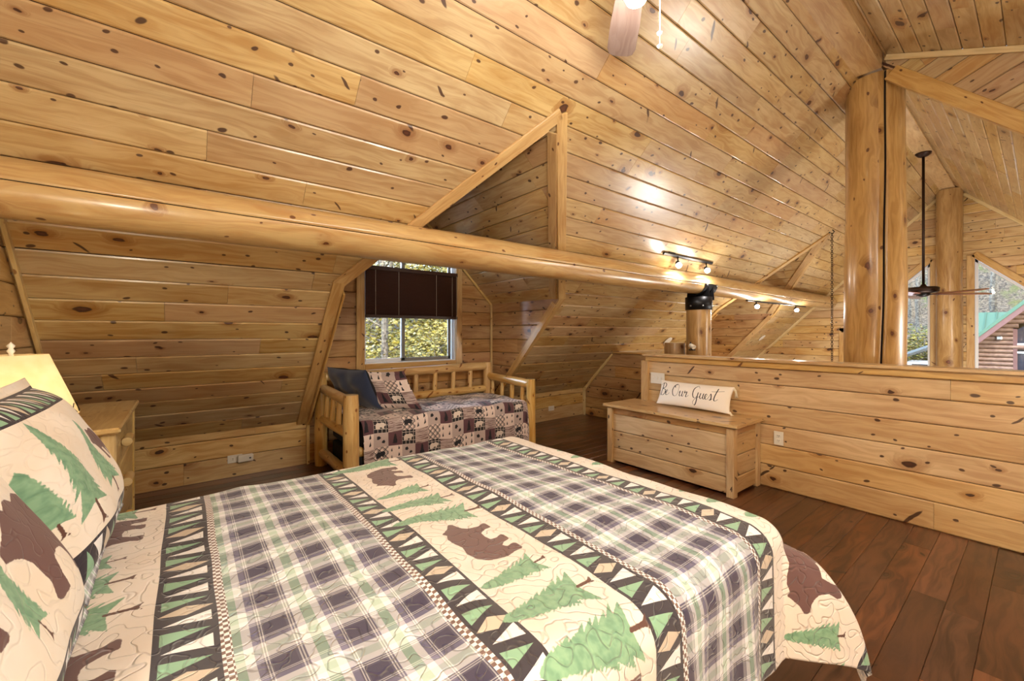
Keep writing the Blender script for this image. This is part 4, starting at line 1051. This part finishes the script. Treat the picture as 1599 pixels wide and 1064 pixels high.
def paint_pp(p):
    z = .13
    for i in range(-3, 3):
        for j in range(-3, 3):
            k = int((i*1+j*2.0+60) % 6); c = (i*z+z/2, j*z+z/2); up = (0, 1)
            if k == 1:
                for q in range(4): p.put('dark', TREES[q], (c[0]-.035+.07*(q % 2), c[1]-.05+.06*(q//2)), up, .05)
            elif k == 2: p.put('dark', BLOB, c, up, .05)
            elif k == 3: p.put('dark', TREES[1], (c[0], c[1]-.05), up, .11)
            elif k == 4: p.bear(c, up, .10, key='pale')
o = pillow('bed_pillow', .46, .44, .15, M['patch_print'], (1.58, 3.93, .765), (.78, -.62, 0), (-.36, .22, .9), 70, 66, paint_pp, ('dark', 'pale'), flange=.02, seed=9, lump=.005, mats=[M['patch_print'], M['black_cotton']])
tag(o, 'square patchwork lodge pillow in front of the navy pillow', 'pillow')
# ------------------------------------------------------------------ blind
bd = empty('window_blind', (2.142, 4.585, 1.50)); tag(bd, 'dark brown slatted blind pulled halfway down the dormer window', 'blind')
W_ = 1.15
box('headrail', (0, 0, .555), (W_, .05, .045), M['blind_brown'], bd, .003)
box('bottom_rail', (0, 0, .018), (W_, .045, .034), M['blind_brown'], bd, .003)
sl_ = None; nsl = 30
for k in range(nsl):
    if sl_ is None:
        V = []; 
        for x_ in (-W_/2, W_/2):
            for q in range(5):
                a_ = -1+q*.5; V.append((x_, a_*.011, .022*-a_+.002*(1-a_*a_))); V.append((x_, a_*.011-.001, .022*-a_+.002*(1-a_*a_)-.0016))
        F = []
        for q in range(4):
            b_ = q*2; F += [(b_, b_+2, b_+12, b_+10), (b_+1, b_+11, b_+13, b_+3)]
        F += [(0, 10, 11, 1), (8, 9, 19, 18), (0, 1, 3, 2), (2, 3, 5, 4), (4, 5, 7, 6), (6, 7, 9, 8), (10, 12, 13, 11), (12, 14, 15, 13), (14, 16, 17, 15), (16, 18, 19, 17)]
        sl_ = o = mesh('slat', V, F, M['blind_brown'], bd, uv=[(v[0], v[1]) for v in V])
    else: o = sl_.copy(); COL.objects.link(o)
    o.location = (0, 0, .05+k*.0168)
for x_ in (-.47, -.20, .28, .50): 
    tube('ladder_cord', [(x_, -.016, .02), (x_, -.016, .55)], .0022, M['blind_cord'], bd, seg=5)
tube('lift_cord', [(.555, -.03, .54), (.555, -.03, -.38)], .0022, M['blind_cord'], bd, seg=5)
# ------------------------------------------------------------------ outlets and switch
def plate(loc, right, nrm, w_, h_, kind, label, cat):
    e = empty('wall_outlet' if kind != 'switch' else 'light_switch', loc); tag(e, label, cat)
    r_ = Vector(right); n_ = Vector(nrm); rot = Matrix((r_, n_.cross(r_), n_)).transposed()
    if rot.determinant() < 0: rot = Matrix((r_, r_.cross(n_), n_)).transposed()
    def bx(nm, x_, z_, d_, s, m_, par=e):
        return box(nm, tuple(r_*x_+Vector((0, 0, z_))+n_*d_), s, M[m_], par, .0015, Matrix((r_, Vector((0, 0, 1)), r_.cross(Vector((0, 0, 1))))).transposed())
    bx('cover_plate', 0, 0, .003, (w_, h_, .006), 'white_plastic')
    if kind == 'duplex':
        for z_ in (-.02, .02):
            q = bx('socket', 0, z_, .007, (.032, .028, .003), 'white_plastic')
            for x_ in (-.006, .006): bx('slot', x_, z_+.003, .0092, (.003, .010, .001), 'slot', q)
            bx('slot', 0, z_-.008, .0092, (.004, .004, .001), 'slot', q)
    elif kind == 'side':
        for x_ in (-.02, .02):
            q = bx('socket', x_, 0, .007, (.028, .032, .003), 'white_plastic')
            for z_ in (-.006, .006): bx('slot', x_+.003, z_, .0092, (.010, .003, .001), 'slot', q)
    else:
        for x_ in (-.046, 0, .046):
            bx('toggle', x_, 0, .010, (.010, .022, .012), 'white_plastic')
    return e
plate((3.968, 1.385, .440), (0, -1, 0), (-1, 0, 0), .072, .115, 'duplex', 'white duplex outlet low on the half wall right of the chest', 'outlet')
plate((3.968, 2.535, .850), (0, -1, 0), (-1, 0, 0), .165, .115, 'switch', 'white triple switch plate on the half wall above the chest', 'light switch')
plate((4.41, YK-.001, .178), (1, 0, 0), (0, -1, 0), .115, .072, 'side', 'white outlet on the knee wall right of the daybed', 'outlet')
e = plate((.375, YK-.001, .165), (1, 0, 0), (0, -1, 0), .115, .072, 'side', 'white outlet on the knee wall between dresser and daybed', 'outlet')
pl = empty('plug_in_device', (.455, YK-.012, .165)); tag(pl, 'white plug-in box in the knee wall outlet', 'plug')
box('body', (.0, -.022, 0), (.125, .04, .066), M['white_plastic'], pl, .008)
lathe('indicator', [(.008, 0), (.008, .002), (0, .0025)], M['blue_roof'], pl, seg=12, c=(.035, -.042, 0), axis=(0, -1, 0))
# ------------------------------------------------------------------ outdoors
def hill(name, x0, x1, y0, y1, fn, label, n=60):
    V = []; 
    for i in range(n):
        for j in range(n):
            x_ = x0+(x1-x0)*i/(n-1); y_ = y0+(y1-y0)*j/(n-1); V.append((x_, y_, fn(x_, y_)))
    F = grid_faces(n, n); F = [f[::-1] for f in F]
    o = mesh(name, V, F, M['hillside'], smooth=True, uv=[(v[0], v[1]) for v in V]); o['kind'] = 'structure'; tag(o, label, 'ground'); return o
hf = lambda x_, y_: -3.3+max(0, y_-9)*.30+max(0, x_-38)*.85+.25*math.sin(x_*.7)*math.cos(y_*.5)+.15*math.sin(x_*2.1+y_)
hill('ground', -18, 75, -40, 45, lambda x_, y_: min(hf(x_, y_), 28) if not (-2 < x_ < 12 and -4 < y_ < 6) else -3.6, 'leaf covered wooded hillside outside the windows', 90)
def tree_mesh(seed, h, r, nleaf, leaf, crown0, mat_leaf, rt=.16, spread=1.0):
    R = random.Random(seed); V, F = [], []
    def branch(p0, p1, ra, rb, seg=7, n=6):
        x, y, d = frame_from(Vector(p1)-Vector(p0)); b = len(V); p0 = Vector(p0); p1 = Vector(p1)
        for i in range(n):
            t = i/(n-1); p = p0.lerp(p1, t)+Vector((R.uniform(-1, 1), R.uniform(-1, 1), 0))*ra*.5; q = ra+(rb-ra)*t
            for k in range(seg): a_ = 2*PI*k/seg; V.append(p+x*(q*math.cos(a_))+y*(q*math.sin(a_)))
        for i in range(n-1):
            for k in range(seg): F.append((b+i*seg+k, b+i*seg+(k+1) % seg, b+(i+1)*seg+(k+1) % seg, b+(i+1)*seg+k))
    branch((0, 0, -1), (R.uniform(-.3, .3), R.uniform(-.3, .3), h), rt, rt*.25, 8, 12)
    tips = []
    for i in range(16):
        z_ = h*(crown0+(1-crown0)*R.random()); a_ = R.uniform(0, 2*PI); l = r*R.uniform(.5, 1)*(1.15-z_/h*.6)
        p0 = (0, 0, z_*.92); p1 = (math.cos(a_)*l, math.sin(a_)*l, z_+l*.35); branch(p0, p1, rt*.28, .015, 5, 5)
        for _ in range(3): tips.append(Vector(p0).lerp(Vector(p1), R.uniform(.35, 1.05)))
    tr = bpy.data.meshes.new('trunk'); tr.from_pydata([tuple(v) for v in V], [], F); tr.materials.append(M['bark'])
    V, F = [], []
    cl = [(t_, R.uniform(.5, 1.0)) for t_ in tips]+[(Vector((R.uniform(-r, r)*.7, R.uniform(-r, r)*.7, h*R.uniform(crown0, 1.02))), .9) for _ in range(26)]
    for _ in range(nleaf):
        c, s_ = cl[R.randrange(len(cl))]; p = c+Vector((R.gauss(0, .42), R.gauss(0, .42), R.gauss(0, .32)))*s_*spread
        n_ = Vector((R.gauss(0, 1), R.gauss(0, 1), R.gauss(0, 1))).normalized(); x, y, d = frame_from(n_); b = len(V); l = leaf*R.uniform(.6, 1.3)
        V += [p-x*l, p+y*l*.55, p+x*l, p-y*l*.55]; F.append((b, b+1, b+2, b+3))
    lf = bpy.data.meshes.new('foliage'); lf.from_pydata([tuple(v) for v in V], [], F); lf.materials.append(M[mat_leaf])
    return tr, lf
KIND = [tree_mesh(1, 9, 3.2, 7000, .085, .12, 'leaves_autumn', .15), tree_mesh(2, 7, 3.4, 7000, .085, .06, 'leaves_autumn', .11), tree_mesh(3, 15, 3.2, 2200, .08, .45, 'leaves_sparse', .22, 1.6), tree_mesh(4, 3.2, 2.6, 5000, .07, .05, 'leaves_autumn', .06)]
TL = ['leafy yellow green autumn tree outside the dormer window', 'broad low autumn tree outside the dormer window', 'tall pale trunk on the hillside beyond the far windows', 'bushy undergrowth tree on the slope outside']
R = random.Random(12)
def plant(k, x_, y_, s_, rz, lab=None):
    g_ = ['autumn trees beyond the dormer', 'broad trees beyond the dormer', 'tall pale trunks on the hillside', 'undergrowth on the slope'][k]
    t = empty(['autumn_tree', 'autumn_tree', 'bare_tree', 'undergrowth'][k], (x_, y_, hf(x_, y_)), rz); t.scale = (s_, s_, s_); tag(t, TL[k], 'tree' if k < 3 else 'shrub', g_)
    if lab: t['label'] = lab; del t['group']
    a_ = link_mesh('trunk', KIND[k][0], t); b_ = link_mesh('foliage', KIND[k][1], t); b_['kind'] = 'stuff'
for x_, y_, k in ((6.2, 16, 0), (9.6, 17, 1), (5.0, 20, 1), (8.2, 22, 0), (12.5, 22, 1), (7.0, 13.0, 3), (4.6, 12.6, 3), (9.2, 13.6, 3), (11, 27, 0), (6, 27, 1), (15, 28, 0), (9.0, 32, 0), (14, 34, 1), (19, 36, 0), (12, 18.5, 3)):
    plant(k, x_, y_, R.uniform(.9, 1.15), R.uniform(0, 6))
for x_, y_, k in ((40.5, 5.4, 2), (41.5, 4.95, 2), (47, 3.4, 2), (50, 7.3, 2), (46, -1.6, 2), (53, 1.0, 2), (44, 8.5, 2), (55, 5.0, 2), (58, 10, 2), (60, 3, 2), (48, 11, 2), (38, 7.4, 3), (37, 10.0, 3), (36, 5.9, 3), (43, 4.4, 2), (45, 6.4, 2), (57, -1.5, 2)):
    plant(k, x_, y_, R.uniform(.9, 1.2) if k == 2 else 1.3, R.uniform(0, 6))
plant(2, 4.66, 12.0, .62, 1.0, 'pale straight trunk close behind the left pane of the dormer window')
plant(2, 39, 1.85, 1.1, 2.0, 'pale trunk rising above the green roof in the right far window')
# neighbouring log house, gable end towards us
hs = empty('log_house', (32, -3.0, -3.7)); tag(hs, 'neighbouring log house with a green metal roof seen through the far window', 'house')
YL, YRR, PK, SLP = 5.05, -5.05, 0.0, 1.10    # local y of wall corners and peak (house centre y=-3.0)
ez = 4.55                                   # local eave height
R2 = .105; nlog = int((ez+5.05*SLP)/(2*R2))
wins = [(1.2, 3.80, 3.72, 0), (1.2, 3.80, 4.15, 6.3)]
for i in range(nlog):
    z_ = R2+i*2*R2; half = 5.05 if z_ < ez else 5.05-(z_-ez)/SLP
    if half < .3: continue
    segs = [(-half, half)]
    if 3.1 < z_ < 4.12: segs = [(-half, -3.9), (3.9, half)] if half > 3.95 else []
    elif 4.12 <= z_ < 4.42: segs = [(-half, half)]
    elif z_ >= 4.42 and z_ < 7.4: 
        lim = 3.9-max(0, z_-5.2)*1.1
        segs = [(-half, -lim), (lim, half)] if half > lim > 0 else [(-half, half)]
    for a_, b_ in segs:
        if b_-a_ > .1: log('wall_log', (0, a_, z_), (0, b_, z_), R2*1.04, R2*1.04, M['cabin_log'], hs, seg=10, rings=3, wob=.01, seed=i)
box('inner_wall', (.35, 0, 2.6), (.05, 9.6, 4.6), M['dark_glass'], hs)
for s_ in (1, -1):
    V = [(.06, 0, 4.42), (.06, s_*3.9, 4.42), (.06, s_*3.9, 5.2), (.06, 0, 8.6)] if False else [(.06, s_*.1, 4.46), (.06, s_*3.78, 4.46), (.06, s_*3.78, 5.15), (.06, s_*.1, 8.4)]
    V += [(x_+.03, y_, z_) for x_, y_, z_ in V]; mesh('upper_pane', V, [(0, 1, 2, 3), (7, 6, 5, 4), (0, 4, 5, 1), (1, 5, 6, 2), (2, 6, 7, 3), (3, 7, 4, 0)], M['dark_glass'], hs)
    V = [(.06, s_*.1, 3.1), (.06, s_*3.78, 3.1), (.06, s_*3.78, 4.06), (.06, s_*.1, 4.06)]
    V += [(x_+.03, y_, z_) for x_, y_, z_ in V]; mesh('lower_pane', V, [(0, 1, 2, 3), (7, 6, 5, 4), (0, 4, 5, 1), (1, 5, 6, 2), (2, 6, 7, 3), (3, 7, 4, 0)], M['dark_glass'], hs)
    for c_, s3 in (((.0, s_*3.84, 4.1), (.16, .14, 2.2)), ((-.0, s_*1.95, 4.45), (.14, 3.8, .08)), ((0, s_*1.95, 4.05), (.14, 3.8, .08))): box('window_frame', c_, s3, M['cabin_fascia'] if s3[1] < .2 else M['white_vinyl'], hs)
    d_ = Vector((0, -s_*5.9, 5.9*SLP)).normalized(); L_ = 5.9*math.hypot(1, SLP)
    m_ = Vector((0, s_*2.95, ez+5.05*SLP-2.95*SLP+.15)); rot = Matrix((Vector((1, 0, 0)), d_, Vector((1, 0, 0)).cross(d_))).transposed()
    rf = box('roof_panel', tuple(m_+Vector((3.5, 0, .1))), (9.5, L_, .08), M['green_roof'], hs, .01, rot)
    box('bargeboard', tuple(m_+Vector((-1.22, 0, -.10))), (.08, L_, .30), M['cabin_fascia'], hs, .01, rot)
    box('drip_edge', tuple(m_+Vector((-1.26, 0, .09))), (.06, L_, .14), M['green_roof'], hs, .01, rot)
    box('soffit', tuple(m_+Vector((-.6, 0, -.12))), (1.2, L_, .03), M['cabin_fascia'], hs, .01, rot)
box('vent_lamp', (-.12, 4.35, 4.75), (.16, .22, .22), M['steel'], hs, .06)
# wing roof with standing seams, behind the bargeboard
wg = empty('house_wing', (33.4, 3.3, -3.5)); tag(wg, 'lower side wing of the log house with standing seam green roof', 'house')
d_ = Vector((1, 0, .62)).normalized(); L_ = 3.4; rot = Matrix((d_, Vector((0, 1, 0)), d_.cross(Vector((0, 1, 0))))).transposed()
rp = box('roof_panel', (1.2, -1.3, 5.05), (L_, 3.4, .06), M['green_roof'], wg, .01, rot)
for k in range(9):
    box('seam', tuple(Vector((1.2, -2.9+k*.40, 5.05))+rot@Vector((0, 0, .05))), (L_, .03, .05), M['green_roof'], rp, 0, rot)
box('wall', (1.4, -1.3, 2.0), (2.4, 3.2, 4.0), M['cabin_log'], wg)
shd = empty('shed', (26, 3.9, -3.3)); tag(shd, 'small outbuilding with a pale blue roof low in the left far window', 'shed')
d_ = Vector((0, -1, .50)).normalized(); rot = Matrix((Vector((1, 0, 0)), d_, Vector((1, 0, 0)).cross(d_))).transposed()
box('roof', (0, -.4, 3.78), (3.2, 2.6, .10), M['blue_roof'], shd, .01, rot)
box('wall', (.6, -.75, 1.65), (1.8, 1.5, 3.3), M['white_vinyl'], shd)
box('doorway', (-.33, -.55, 3.0), (.08, .55, .45), M['dark_glass'], shd)
